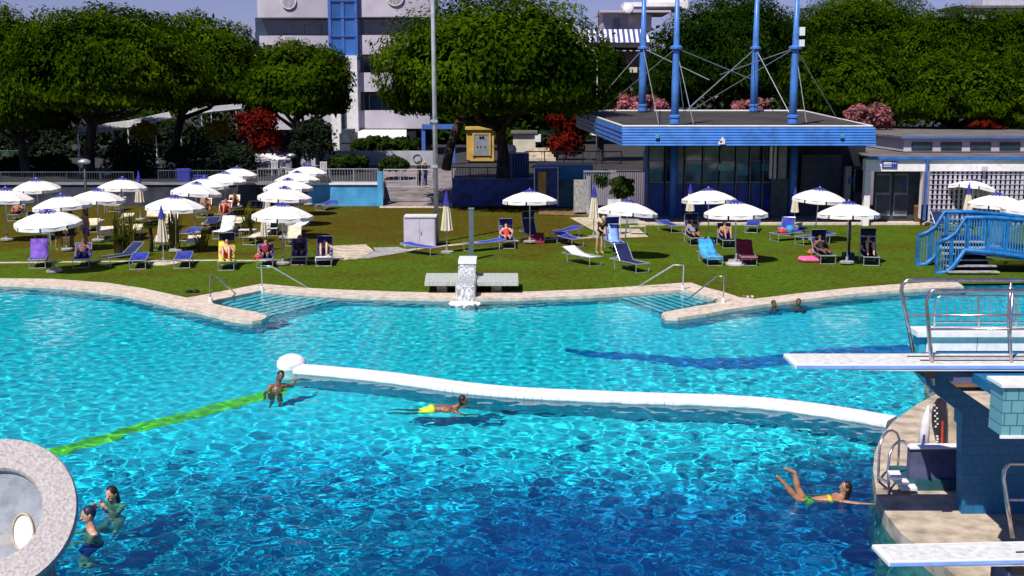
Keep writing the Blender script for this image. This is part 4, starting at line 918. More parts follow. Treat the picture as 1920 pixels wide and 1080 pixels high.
# ---- waterfall fountain
fb = gp(872, 540, .1); T = thing('fountain', fb, 'grey waterfall spout with side slabs pouring into the pool', 'fountain'); fy = fb.y
ya = gp(870, 531, .5).y
za = .55
def fp(px, py, z): return gp(px, py, z)
for x0, x1 in ((796, 858), (888, 972)):
    p = [fp(x0, 529, za), fp(x1, 529, za), fp(x1 - 1 if x1 > 900 else x1, 512, za), fp(x0 + 3, 512, za)]
    MB().prism([(q.x, q.y) for q in p], .42, za).build('side_slab', 'slabgrey', T)
    q = p[0].lerp(p[1], .5); MB().box((q.x, (p[0].y + p[2].y) / 2, .25), (.35, 1.2, .36)).build('slab_foot', 'concrete', T)
a, b = fp(855, 531, za), fp(892, 531, za)
yw = gp(872, 571, 0).y; fr_ = gp(872, 560, ZC).y + .06
MB().lohi((a.x, fr_ + .25, .155), (b.x, a.y + 2.2, .62)).build('chute', 'concrete', T)
MB().lohi((a.x + .08, a.y + 1.4, .6), (b.x - .08, a.y + 2.3, 1.02)).build('spout_box', 'cabinet', T); MB().lohi((a.x + .02, a.y + 1.3, 1.02), (b.x - .02, a.y + 2.4, 1.16)).build('cap', 'tilewhite', T)
v = MB(); yy0 = a.y + 1.28; n = 10; vx = [a.x + .03 + (b.x - a.x - .06) * i / 8 for i in range(9)]
prof = [(yy0, .98), (yy0 - .25, .90), (yy0 - .5, .70), (a.y + .2, .66), (fr_ + .3, .64), (fr_ + .1, .60), (fr_ - .1, .46), (yw + .16, .22), (yw + .06, .08), (yw, -.02)]
rr = random.Random(5)
v.add([(x, y + rr.uniform(-.03, .03), z + rr.uniform(-.012, .012)) for y, z in prof for x in vx], [(j * 9 + i, j * 9 + i + 1, (j + 1) * 9 + i + 1, (j + 1) * 9 + i) for j in range(len(prof) - 1) for i in range(8)])
v.build('falling_water', 'veil', T, smooth=True)
f = MB(); rr = random.Random(8); fx = (a.x + b.x) / 2
for i in range(200):
    g = rr.gauss(0, 1); f.ell((fx + max(-1, min(1, g * .5)) * .46, yw - abs(rr.gauss(0, .26)) + .12, .055), (rr.uniform(.03, .10), rr.uniform(.03, .1), rr.uniform(.015, .05)), None, 7, 4)
tag(f.build('splash_foam', 'foam', smooth=True), 'white splash foam under the waterfall spout', 'foam', kind='stuff')
pp = gp(884, 487, .1); T = thing('shower_post', pp, 'grey-green square post standing behind the waterfall spout', 'post')
MB().box((pp.x, pp.y, .1 + (Z(392, pp.y) - .1) / 2), (.2, .2, Z(392, pp.y) - .1)).build('post', mat('post_grey_green', (.10, .16, .18), .5, .1, 2), T); MB().box((pp.x, pp.y, Z(391, pp.y)), (.24, .24, .05)).build('cap', 'doorgrey', T)
# ---- tilted round stone dish bottom left
dy = 14.6; dc = at(-12, 964, dy); ax = Vector((.10, -.80, .60)).normalized(); Q = Vector((0, 0, 1)).rotation_difference(ax).to_matrix(); r0 = 158 / FPX * dy
T = thing('stone_dish', (dc.x, dc.y, 0), 'big tilted round dish of speckled stone with a grey hollow centre', 'fountain dish')
MB().lathe([(.25, -.55), (r0 * .7, -.42), (r0 * .97, -.2), (r0, -.05), (r0 * .985, 0), (r0 * .60, .0), (r0 * .575, -.03), (r0 * .565, -.10)], 72, dc, Q, True, False).build('rim', 'terrazzo', T, smooth=False)
hc = Q.inverted() @ (at(30, 985, dy - .3) - dc); hx, hy = hc.x, hc.y
MB().lathe([(r0 * .568, -.09), (r0 * .4, -.13), (r0 * .2, -.155), (.01, -.16)], 60, dc, Q, False, True).build('hollow', 'greydish', T, smooth=True)
em = Q @ Matrix.Rotation(.30, 3, 'Z') @ Matrix.Diagonal(Vector((.155, .30, 1)))
MB().lathe([(1.0, -.05), (.88, .05), (.8, .05), (.72, -.02)], 36, dc + Q @ Vector((hx, hy, -.10)), em, False, False).build('opening_ring', 'stonepav', T)
MB().lathe([(.78, 0), (.6, .03), (.01, .045)], 30, dc + Q @ Vector((hx, hy, -.085)), em, False, True).build('lamp_lens', 'tilewhite', T, smooth=True)
MB().tube([dc - ax * .4, (dc.x, dc.y + .5, -.9)], [.5, .7], 20).build('pedestal', 'concrete', T, smooth=True)

# ---- diving tower island on the right
dk = [(1757, 738), (1725, 755), (1690, 778), (1672, 793), (1652, 818), (1640, 850), (1637, 880), (1644, 930), (1662, 965), (1690, 1000), (1730, 1030), (1768, 1060), (1800, 1086)]
dkp = W(dk, .3); deckp = [(p.x, p.y) for p in dkp] + [(5.2, 12), (16, 12), (16, 28), (11.3, 28), (9.6, 26.6)]
struct(MB().prism(deckp[::-1], -2.5, .3), 'diving_deck', 'deck')
TW = thing('diving_tower', (7.6, 18, .3), 'dark teal diving tower with slanting brace arm and tiled parapet', 'tower')
ty = 17.7
def plate(pl, Y, d, m, name): # a slab seen face on: px outline at depth Y, thickness d
    p = [at(x, y, Y) for x, y in pl]; n = len(p)
    return MB().add(p + [q + Vector((0, d, 0)) for q in p], [tuple(range(n)), tuple(range(n, 2 * n))[::-1]] + [(i, i + n, (i + 1) % n + n, (i + 1) % n) for i in range(n)]).build(name, m, TW)
plate([(1803, 776), (1803, 995), (2120, 995), (2120, 688), (1869, 688), (1869, 782)], ty, .22, 'teal_dark', 'wall')
plate([(1710, 689), (1757, 689.5), (1786, 720), (1866, 775), (1866, 800), (1804, 800), (1804, 776), (1757, 740)], ty - .04, .34, 'teal_dark', 'brace_arm')
MB().lohi((X(1757, 16.9, 695), 16.25, 2.78), (9.6, 17.6, 2.93)).build('platform_slab', 'purple_conc', TW)
py_ = 15.0
MB().lohi((X(1880, py_, 770), py_, Z(817, py_)), (9.5, py_ + .42, Z(726, py_))).build('parapet', 'tealtile', TW)
MB().lohi((X(1880, py_, 770) - .05, py_ - .04, Z(726, py_)), (9.5, py_ + .46, Z(720, py_))).build('parapet_cap', 'tilewhite', TW)
MB().lohi((X(1880, py_, 770) - .02, py_ - .03, Z(818.5, py_) - .02), (9.5, py_ - .003, Z(816, py_))).build('parapet_trim', 'tilewhite', TW)
MB().lohi((X(1890, py_, 770), py_ + .43, Z(760, py_)), (9.4, ty - .003, Z(740, py_))).build('bracket_slab', 'teal_dark', TW)
MB().lohi((X(1692, 18.8, 930), 18.8, .3), (7.9, 19.6, .48)).build('plinth', mat('teal_plinth', (.02, .10, .13), .6, .2, 2), TW)
MB().lohi((X(1706, 18.88, 885), 18.9, .482), (7.8, 19.06, 1.0)).build('low_wall', 'purple_conc', TW); MB().lohi((X(1705, 18.88, 855), 18.86, 1.0), (7.82, 19.1, 1.03)).build('wall_cap', 'tilewhite', TW)
T = thing('pool_stairs', (6.1, 19, .3), 'small white stairs between the steel ladder and the low wall', 'stairs')
for k, (x0, x1, y0, y1, z) in enumerate(((1664, 1692, 882, 895, .72), (1676, 1705, 897, 904, .56), (1682, 1720, 906, 915, .42))):
    a, b, c, d = gp(x0, y0, z), gp(x1 - 6, y0, z), gp(x1, y1, z), gp(x0 + 8, y1, z); MB().prism([(q.x, q.y) for q in (d, c, b, a)], z - .05, z).build('tread', 'tilewhite', T)
# boards
def board(tip_x, y0, y1, zz, ang, length, label):
    T = thing('diving_board', (tip_x, (y0 + y1) / 2, zz), label, 'diving board', rz=ang)
    w_ = y1 - y0; prof = [(0, -.055), (0, -.01), (.02, 0), (length, 0), (length, -.09), (1.5, -.09)]
    v = [(x, s_ * w_ / 2, z) for s_ in (-1, 1) for x, z in prof]; n = 6
    MB().add(v, [tuple(range(n)), tuple(range(n, 2 * n))[::-1]] + [(i, i + n, (i + 1) % n + n, (i + 1) % n) for i in range(n)]).build('plank', 'boardwhite', T, world=False)
    for s_ in (-1, 1): MB().lohi((.02, s_ * (w_ / 2 + .002), -.055), (length, s_ * (w_ / 2 + .014), -.012)).build('edge_strip', 'boardblue', T, world=False)
    MB().lohi((.08, -w_ / 2 + .035, .0005), (length, w_ / 2 - .035, .003)).build('grip_surface', 'gripwhite', T, world=False)
    return T
qa, qb = gp(1490, 684, 3.06), gp(1470, 663, 3.06)
b3 = board((qa.x + qb.x) / 2, qa.y, qb.y, 3.06, 0, 5.6, 'upper white diving board with steel handrails')
for yv, x0 in ((-.12, 1.85), (.14, 1.75)): MB().lohi((x0, yv - .012, .002), (5.4, yv + .012, .016)).build('grip_strip', 'black', b3, world=False)
MB().lohi((1.85, -.36, -.2), (2.0, .36, -.092)).build('fulcrum', 'black', b3, world=False)
qa, qb = gp(1664, 1054, 1.0), gp(1637, 1021, 1.0)
b1_ = board((qa.x + qb.x) / 2, qa.y, qb.y, 1.0, R(3.2), 5.0, 'lower white diving board near the bottom edge'); 
MB().lohi((1.75, -.1, .002), (4, -.075, .016)).build('grip_strip', 'black', b1_, world=False); MB().lohi((1.6, -.33, -.2), (1.75, .33, -.092)).build('fulcrum', 'black', b1_, world=False); MB().lohi((1.6, -.25, -.7), (1.85, .25, -.2)).build('board_stand', 'purple_conc', b1_, world=False)
def rail_loop(label, Y, bottom, knee, top, xr_, mid, m='steel', r=.03):
    T = thing('board_handrail', at(*bottom, Y), label, 'handrail')
    b, k, t = at(*bottom, Y), at(*knee, Y), at(*top, Y); a2 = Vector((t.x + .1, Y, t.z)); e = Vector((xr_, Y, t.z))
    c1 = k.lerp(Vector((k.x, Y, t.z)), .55); MB().tube([b, b.lerp(k, .5), k, c1 + Vector((.01, 0, 0)), Vector((k.x + .045, Y, t.z - .035)), t, a2, e], r, 10).build('top_rail', m, T, smooth=True)
    mm = b.lerp(k, (Z(mid, Y) - b.z) / (k.z - b.z)); MB().tube([mm, (xr_, Y, mm.z)], r * .65, 8).build('mid_rail', m, T, smooth=True)
    return T, t
T1, t1 = rail_loop('front steel handrail of the upper diving board', 16.3, (1751, 722), (1737, 572), (1748, 545), 9.2, 617)
T2, t2 = rail_loop('back steel handrail of the upper diving board', 17.25, (1712, 660), (1690, 545), (1702, 525), 9.2, 591)
for TT, Y_, px in ((T1, 16.3, 1898), (T2, 17.25, 1893)):
    xq = X(px, Y_, 600); MB().tube([(xq + .05, Y_, 2.9), (xq - .02, Y_, 3.5), (xq - .02, Y_, at(0, 545 if Y_ < 17 else 525, Y_).z)], .024, 8).build('post', 'steel', TT, smooth=True)
T3, t3 = rail_loop('steel handrail beside the lower diving board', 15.75, (1899, 1008), (1881, 898), (1893, 869), 9.0, 937)
def ladder_loop(T, foot, up, arc, down, end, Y0, Y1):
    P = [foot, up] + arc + [down, end]; n = len(P); MB().tube([at(x, y, Y0 + (Y1 - Y0) * i / (n - 1)) for i, (x, y) in enumerate(P)], .022, 9).build('rail', 'steel', T, smooth=True)
T = thing('pool_ladder', gp(1645, 900, 0), 'steel pool ladder with two curved rails at the deck edge', 'ladder')
ladder_loop(T, (1646, 930), (1648, 860), [(1650, 835), (1656, 818), (1664, 809), (1673, 807), (1681, 811), (1686, 822)], (1685, 850), (1683, 884), 19.2, 19.9)
ladder_loop(T, (1668, 945), (1665, 880), [(1668, 852), (1675, 836), (1684, 828), (1694, 827), (1703, 833), (1709, 846)], (1710, 870), (1708, 893), 18.6, 19.3)
for y_ in (905, 922): MB().tube([at(1647, y_ - 10, 19.2), at(1667, y_ + 2, 18.65)], .03, 8).build('rung', 'steel', T)
# boards and bench on the deck
T = thing('rescue_board', gp(1764, 851, .3), 'dark pointed float board with red stripe standing against the tower', 'float board')
yb = gp(1764, 851, .3).y
def upright(outl, m, name, d=.05, Y=None, parent=None):
    p = [at(x, y, Y or yb) for x, y in outl]; n = len(p)
    return MB().add(p + [q + Vector((0, d, 0)) for q in p], [tuple(range(n)), tuple(range(n, 2 * n))[::-1]] + [(i, i + n, (i + 1) % n + n, (i + 1) % n) for i in range(n)]).build(name, m, parent or T)
upright([(1759, 748), (1775, 745), (1776, 790), (1774, 850), (1764, 851), (1756, 828), (1749, 800), (1748, 778), (1752, 760)], mat('dark_grey_board', (.035, .03, .04), .4, .2, 4), 'body')
upright([(1766, 790), (1769, 790), (1768, 849), (1763, 849)], 'redcloth', 'stripe', .02, yb - .025)
for k in range(9): MB().box(at(1752 + (k % 2) * 4 + k * .3, 760 + k * 5, yb - .012), (.03, .012, .03)).build('print', 'white', T)
for k in range(3): MB().box(at(1757 + (k % 2), 818 + k * 5, yb - .012), (.04, .012, .03)).build('print', 'white', T)
T = thing('upright_board', gp(1790, 851, .3), 'pale upright board with blue corner beside the dark float board', 'board'); upright([(1778, 752), (1790, 757), (1802, 770), (1801, 850), (1776, 850)], 'stonepav', 'body', .05, yb + .15)
upright([(1792, 764), (1802, 771), (1802, 778), (1791, 777)], 'boardblue', 'patch', .02, yb + .12)
T = thing('folded_umbrella', gp(1730, 851, .3), 'white folded cloth umbrella with a blue stripe leaning beside the dark board', 'umbrella'); c = gp(1730, 851, .3)
MB().tube([c, at(1735, 795, yb), at(1741, 760, yb)], [.11, .085, .015], 9).build('cloth', 'white_sling', T, smooth=True); MB().tube([at(1729, 849, yb - .1), at(1733, 815, yb - .09)], [.03, .02], 6).build('stripe', 'bluesuit', T)
bY = 25.6; T = thing('wooden_bench', at(1812, 740, bY), 'brown wooden bench on the deck behind the brace arm', 'bench')
for y0, y1 in ((691, 699), (701, 710), (712, 720)): rb(MB(), 1752, 1868, y0, y1, bY + .3, .05).build('backrest_plank', 'wood', T)
rb(MB(), 1752, 1868, 722, 726, bY - .15, .45).build('seat', 'wood', T)
for px in (1764, 1838, 1862): rb(MB(), px - 4, px + 4, 690, 742, bY + .1, .12).build('leg', 'black', T)
# white pool block behind the boards, with bar railing
qy = 30.2; T = thing('pool_block', at(1830, 668, qy), 'white starting platform block rising from the pool behind the boards', 'platform')
rb(MB(), 1736, 1990, 632, 672, qy, .55).build('wall', 'tilewhite', T); rb(MB(), 1722, 1736, 632, 672, qy + .02, .5).build('end_wall', 'poolwall', T); rb(MB(), 1720, 1990, 622, 632.2, qy - .12, .75).build('cap', 'tilewhite', T)
rb(MB(), 1831, 1832.6, 633, 672, qy - .01, .05).build('joint', 'doorgrey', T)
T = thing('bar_railing', at(1830, 622, qy + .4), 'steel bar railing on top of the white pool block', 'railing'); ry_ = qy + .5
MB().tube([at(1752, 620, ry_), at(1753, 568, ry_), at(1757, 558, ry_), at(1765, 555, ry_), at(1990, 555, ry_)], .03, 8).build('top_rail', 'steel', T, smooth=True); MB().tube([at(1753, 604, ry_), at(1990, 604, ry_)], .025, 8).build('bottom_rail', 'steel', T)
s = MB()
for k in range(16): s.tube([at(1763 + k * 13.4, 557, ry_), at(1763 + k * 13.4, 603, ry_)], .013, 6)
s.build('bar_lattice', 'steel', T)
for px in (1835, 1905): MB().tube([at(px, 556, ry_), at(px, 622, ry_)], .028, 8).build('post', 'steel', T)
# ---- blue footbridge
T = thing('footbridge', gp(1850, 516, .1), 'blue arched footbridge with steps and barred sides', 'bridge')
yn = gp(1760, 513, .1).y; yf = yn + 2.2
def bx(px): return X(px, yn, 480)
tl = [(bx(1757), .1 + 0), (bx(1768), .55), (bx(1790), 1.15), (bx(1810), 1.72)]
deckz = lambda px: Z(470 + (px - 1808) * .145, yn)
top = [(1757, 455), (1775, 448), (1790, 437), (1806, 408), (1860, 408), (1920, 413), (2000, 424)]
bot = [(1757, 513), (1775, 511), (1790, 498), (1808, 469), (1860, 474), (1920, 482), (2000, 494)]
for yy in (yn, yf):
    P0 = [Vector((bx(a), yy, Z(b, yn))) for a, b in top]; P1 = [Vector((bx(a), yy, Z(b, yn))) for a, b in bot]
    MB().tube(P0, .085, 8).build('top_rail', 'blue_bridge', T, smooth=True); MB().tube(P1, .10, 8).build('stringer', 'blue_bridge', T, smooth=True)
    s = MB()
    def ip(P, x):
        for a, b in zip(P, P[1:]):
            if a.x <= x <= b.x: return a.lerp(b, (x - a.x) / max(1e-6, b.x - a.x))
        return P[-1]
    for k in range(46):
        x = P0[0].x + (P0[-1].x - P0[0].x) * (k + .5) / 46; s.tube([ip(P1, x), ip(P0, x)], .02, 5)
    s.build('bar_lattice', mat('bridge_bar_blue', (.05, .25, .55), .4, .1, 4), T)
    for px in (1757, 1782, 1812, 1850, 1885, 1925): MB().box((bx(px) , yy, (ip(P0, bx(px)).z + ip(P1, bx(px)).z) / 2), (.1, .1, ip(P0, bx(px)).z - ip(P1, bx(px)).z)).build('post', 'blue_bridge', T)
for k in range(6):
    f = k / 6; z = .22 + f * 1.15; MB().lohi((bx(1775 + 10 * f + 0), yn - .35 + f * 1.9, z - .05), (bx(1870), yn + .0 + f * 1.9, z)).build('step', 'concrete', T)
MB().add([Vector((bx(1800), yn + .1, Z(474, yn))), Vector((bx(2000), yn + .1, Z(500, yn))), Vector((bx(2000), yf - .1, Z(500, yn))), Vector((bx(1800), yf - .1, Z(474, yn)))], [(0, 1, 2, 3), (3, 2, 1, 0)]).build('deck', 'blue_bridge', T)
MB().add([(bx(1780), yn + .05, .1), (bx(1862), yn + .05, .1), (bx(1872), yn + 1.9, 1.35), (bx(1796), yn + 1.9, 1.35)], [(0, 1, 2, 3), (3, 2, 1, 0)]).build('stair_underside', 'blue_dark', T)

# ================================================================== POLES, LAMPS, CABINET
pl = gp(819, 455, .1); T = thing('flag_pole', pl, 'tall white pole rising beside the white cabinet', 'pole')
MB().tube([pl, at(811.5, 0, pl.y), at(810.8, -45, pl.y)], [.115, .10, .08], 12).build('pole', mat('white_pole', (.50, .50, .50), .4, .1, 3), T, smooth=True)
MB().lathe([(.2, 0), (.2, .06), (.13, .1)], 12, pl).build('foot', 'doorgrey', T)
for y_ in (312, 227): MB().box(at(814, y_, pl.y - .1), (.32, .12, .12)).build('clamp', 'alu', T)
def lamp(px, py, top, label, m='darkpole', mushroom=True):
    b = gp(px, py); Y = b.y; zt_ = Z(top, Y); T = thing('garden_lamp', b, label, 'lamp')
    MB().tube([b, (b.x, Y, zt_)], .055, 8).build('pole', m, T, smooth=True)
    MB().lathe([(.02, -.1), (.16, -.08), (.30, .0), (.28, .07), (.14, .14), (.02, .16)], 18, (b.x, Y, zt_)).build('lamp_head', 'alu', T, smooth=True); return T
lamp(166, 442, 304, 'dark garden lamp post with mushroom head in front of the fence railing')
lamp(548.5, 378, 292, 'slim dark garden lamp post among the right column of left parasols')
sb = at(1119, 210, 90); T = thing('street_lamp', (sb.x, 90, 1.5), 'thin white street lamp with curved arm left of the masts', 'lamp'); MB().tube([(sb.x, 90, 1.5), at(1120, 130, 90), at(1119, 108, 90), at(1115, 98, 90), at(1109, 94, 90)], .05, 8).build('pole', 'white', T, smooth=True); MB().box(at(1107, 95, 90), (.5, .2, .1)).build('lamp_head', 'white', T)
sb = at(504, 290, 88); T = thing('street_lamp', (sb.x, 88, 1.5), 'thin pale pole beside the red-leaved shrub', 'pole'); MB().tube([(sb.x, 88, 1.5), at(503, 208, 88)], .06, 8).build('pole', 'alu', T)
gl = at(959, 345, 76.5); T = thing('globe_lamp', (gl.x, 76.5, .1), 'white globe lamp on a thin post in front of the dark blue container', 'lamp'); MB().tube([(gl.x, 76.5, .1), at(959, 282, 76.5)], .05, 8).build('pole', 'doorgrey', T); MB().lathe([(.14, -.25), (.3, -.2), (.33, .05), (.22, .25), (.02, .3)], 16, at(959, 280, 76.5)).build('lamp_head', 'white', T, smooth=True)
cb = gp(787, 463); T = thing('utility_cabinet', cb, 'pale grey two-door utility cabinet beside the tall white pole', 'cabinet'); cz = Z(407, cb.y)
rb(MB(), 757.5, 815.5, 407.5, 463, cb.y, .7).build('body', 'cabinet', T); MB().lohi((X(756, cb.y), cb.y - .06, cz - .01), (X(817, cb.y), cb.y + .8, cz + .06)).build('lid', 'white', T)
for x0, x1 in ((759.5, 786), (787.2, 813.5)):
    d = rb(MB(), x0, x1, 411, 461, cb.y - .025, .02).build('door', 'cabinet', T)
MB().box(at(789.5, 437, cb.y - .04), (.04, .03, .16)).build('handle', 'doorgrey', T)
T = thing('litter_bin', gp(1721, 419), 'brown cylindrical litter bin below the blue annex post', 'bin'); c = gp(1721, 419); MB().lathe([(.24, 0), (.26, .9), (.24, .93)], 16, c).build('body', 'brown', T); MB().lathe([(.27, .9), (.27, .98), (.2, 1.0)], 16, c).build('rim', 'wood', T)
T = thing('crate', gp(1625, 416), 'small orange-yellow box on the patio kerb behind the round parasol', 'box'); c = gp(1625, 416, .2); MB().box((c.x, c.y + .2, c.z + .17), (.36, .3, .34)).build('body', 'orange', T); MB().box((c.x, c.y + .2, c.z + .36), (.4, .34, .04)).build('lid', 'yellow', T)
# ================================================================== PARASOLS
def make_parasol():
    T = thing('parasol', (0, 0, 0), 'proto', 'parasol', 'open white parasols on the lawn'); r0, zr, za = 1.27, 1.98, 2.42; n = 8
    MB().tube([(0, 0, 0), (0, 0, za + .12)], .028, 8).build('pole', 'alu', T, smooth=True, world=False)
    MB().lathe([(.30, 0), (.30, .07), (.24, .1), (.06, .11), (.05, .28)], 18).build('base', 'concrete', T, world=False)
    c = MB(); rings = [(0, za), (.38, za - .075), (.75, za - .19), (1.05, za - .32), (r0, zr)]; vs = [(0, 0, za)]
    for r, z in rings[1:]:
        for k in range(n * 2):
            a = pi * k / n; q = r * (1 if k % 2 == 0 else .955); vs.append((q * cos(a), q * sin(a), z - (0 if k % 2 == 0 else .028 * r)))
    m_ = n * 2; fs = [(0, 1 + k, 1 + (k + 1) % m_) for k in range(m_)] + [(1 + j * m_ + k, 1 + (j + 1) * m_ + k, 1 + (j + 1) * m_ + (k + 1) % m_, 1 + j * m_ + (k + 1) % m_) for j in range(3) for k in range(m_)]
    c.add(vs, fs).build('canopy', 'parasol', T, world=False)
    v = MB()
    for k in range(n):
        a0, a1 = 2 * pi * k / n, 2 * pi * (k + 1) / n; q = []
        for t in (.04, .28, .5, .72, .96):
            x = r0 * (cos(a0) * (1 - t) + cos(a1) * t) * 1.006; y = r0 * (sin(a0) * (1 - t) + sin(a1) * t) * 1.006; sag = -.028 * r0 * 4 * t * (1 - t); q.append((x, y, zr + sag * .5, zr - .155 - .02 * sin(pi * t)))
        v.add([(x, y, z) for x, y, z, _ in q] + [(x * 1.01, y * 1.01, z) for x, y, _, z in q], [(i, i + 1, i + 6, i + 5) for i in range(4)])
    v.build('valance', 'parasol', T, world=False)
    cp = MB(); 
    for k in range(12):
        a0, a1 = 2 * pi * k / 12, 2 * pi * (k + .72) / 12
        cp.add([(.12 * cos(a0), .12 * sin(a0), za + .05), (.34 * cos(a0), .34 * sin(a0), za - .02), (.34 * cos(a1), .34 * sin(a1), za - .02), (.12 * cos(a1), .12 * sin(a1), za + .05)], [(0, 1, 2, 3)])
    cp.lathe([(.14, za + .05), (.05, za + .08), (.01, za + .09)], 10).build('top_cap', 'blue_cloth', T, world=False)
    for k in range(n):
        a = 2 * pi * k / n; MB().tube([(0, 0, zr + .32), (r0 * .62 * cos(a), r0 * .62 * sin(a), zr + .155), (r0 * .985 * cos(a), r0 * .985 * sin(a), zr - .015)], .011, 4).build('rib', 'alu', T, world=False)
    return T
PAR = make_parasol(); used = [False]
def parasol(px, rim, w, label, tilt=0, spin=None, base_z=.1, Yf=None):
    Y = Yf or 2.54 * FPX / w if w else (HC - 2.08) * FPX / (rim - 181)
    o = PAR if not used[0] else copy_tree(PAR); used[0] = True
    p = at(px, rim, Y); z = p.z - 1.98; o.location = (p.x, Y, max(.1, min(z, .35)) if base_z == .1 else base_z); o.rotation_euler = (random.uniform(-.045, .045), tilt + random.uniform(-.03, .03), (spin or 0) + random.uniform(0, .7)); k = random.uniform(.96, 1.03); o.scale = (k, k, random.uniform(.97, 1.02)); o['label'] = label; return o
random.seed(21)
D = lambda rim: (HC - 2.08) * FPX / (rim - 181)
for px, rim, label, tilt, sp in (
    (994, 374, 'white parasol standing alone in the lawn middle, in front of the dark blue container', 0, .2), (1170, 395, 'white parasol with its panel flapped down, above the standing person', .09, .5), (1331, 374, 'white parasol behind and left of another, in front of the blue column', 0, .1),
    (1382, 400, 'white parasol with folded front panel above the seated person', 0, .35), (1530, 371, 'white parasol in front of the dark entrance recess', .05, .0), (1592, 402, 'white parasol on a thick dark pole near the grey double doors', 0, .39),
    (1817, 352, 'tilted white parasol in front of the trellis wall', .22, .3), (1868, 381, 'white parasol in front of the trellis, right of the folded one', .05, .1), (1935, 392, 'white parasol cut by the right frame edge behind the footbridge', 0, .3),
    (528, 403, 'nearest white parasol of the left garden, over the dark towel', 0, .3), (531, 368, 'white parasol second in the right column of left parasols', .04, .1), (541, 351, 'white parasol third in the right column of left parasols', 0, .5),
    (558, 337, 'white parasol fourth in the right column, just before the farthest', .04, .2), (577, 324, 'farthest white parasol of the right column by the blue wall', 0, .1), (444, 327, 'farthest white parasol of the middle row, against the bar railing', 0, .4),
    (420, 336, 'white parasol second farthest in the middle row', .03, .2), (385, 350, 'white parasol in the middle of the middle row', 0, .6), (362, 362, 'white parasol in front of the orange lounger', .05, .1),
    (326, 386, 'white parasol behind the palm-like plant', 0, .3), (228, 352, 'white parasol with a folded one at its right side, below the dark shrub', 0, .15), (180, 372, 'white parasol right behind the dark mushroom lamp post', .03, .5),
    (122, 384, 'white parasol between the lamp post and the nearest corner parasol', -.06, .2), (96, 413, 'nearest white parasol of the left corner, over the seated group', -.12, .4), (70, 351, 'white parasol of the left corner in front of the dark shrub', -.03, .1),
    (8, 371, 'white parasol cut by the left frame edge', 0, .3)):
    o = parasol(px, rim, 0, label, tilt, sp)
o = parasol(1130, 272, 0, 'white parasol of the street terrace, under the left end of the blue roof', 0, .2, base_z=1.5, Yf=86); o.location.z = Z(272, 86) - 1.98
def make_folded():
    T = thing('folded_parasol', (0, 0, 0), 'proto', 'parasol', 'folded cream parasols')
    MB().tube([(0, 0, 0), (0, 0, 2.5)], .028, 8).build('pole', 'alu', T, smooth=True, world=False); MB().lathe([(.28, 0), (.28, .07), (.05, .1), (.05, .25)], 16).build('base', 'concrete', T, world=False)
    c = MB(); n = 20; vs = []
    for r, z in ((.27, .92), (.25, 1.0), (.19, 1.5), (.10, 2.05)): vs += [(r * (1 if k % 2 else .6) * cos(2 * pi * k / n), r * (1 if k % 2 else .6) * sin(2 * pi * k / n), z + (.04 if k % 2 else 0)) for k in range(n)]
    c.add(vs, [(j * n + k, j * n + (k + 1) % n, (j + 1) * n + (k + 1) % n, (j + 1) * n + k) for j in range(3) for k in range(n)]).build('cloth', 'parasol_cream', T, world=False)
    MB().lathe([(.15, 2.02), (.13, 2.12), (.07, 2.35), (.015, 2.6)], 10).build('top_cap', 'blue_cloth', T, world=False); return T
FOL = make_folded(); uf = [False]
def folded(px, ytop, ybase, label, Y=None):
    b = gp(px, ybase); o = FOL if not uf[0] else copy_tree(FOL); uf[0] = True; Yp = Y or b.y; o.location = (X(px, Yp, ybase), Yp, .1); o.scale = [ (Z(ytop, Yp) - .1) / 2.6 ] * 3; o['label'] = label
folded(838, 357, 474, 'folded cream parasol between tall pole and square post', None); folded(307, 384, 492, 'folded cream parasol standing on a stone disc at the path'); folded(1113, 345, 445, 'folded cream parasol half behind the flapped parasol')
folded(1812, 342, 432, 'folded cream parasol at the end of the footbridge'); folded(1293, 343, 425, 'folded cream parasol behind the parasol at the blue column'); folded(1489, 350, 425, 'folded cream parasol at the second blue column'); folded(264, 320, 412, 'folded parasol with blue cap by the dark shrub'); folded(504, 357, 440, 'folded parasol whose blue cap shows above the nearest left parasol')
folded(496, 395, 470, 'folded cream parasol half hidden under the nearest left parasol')

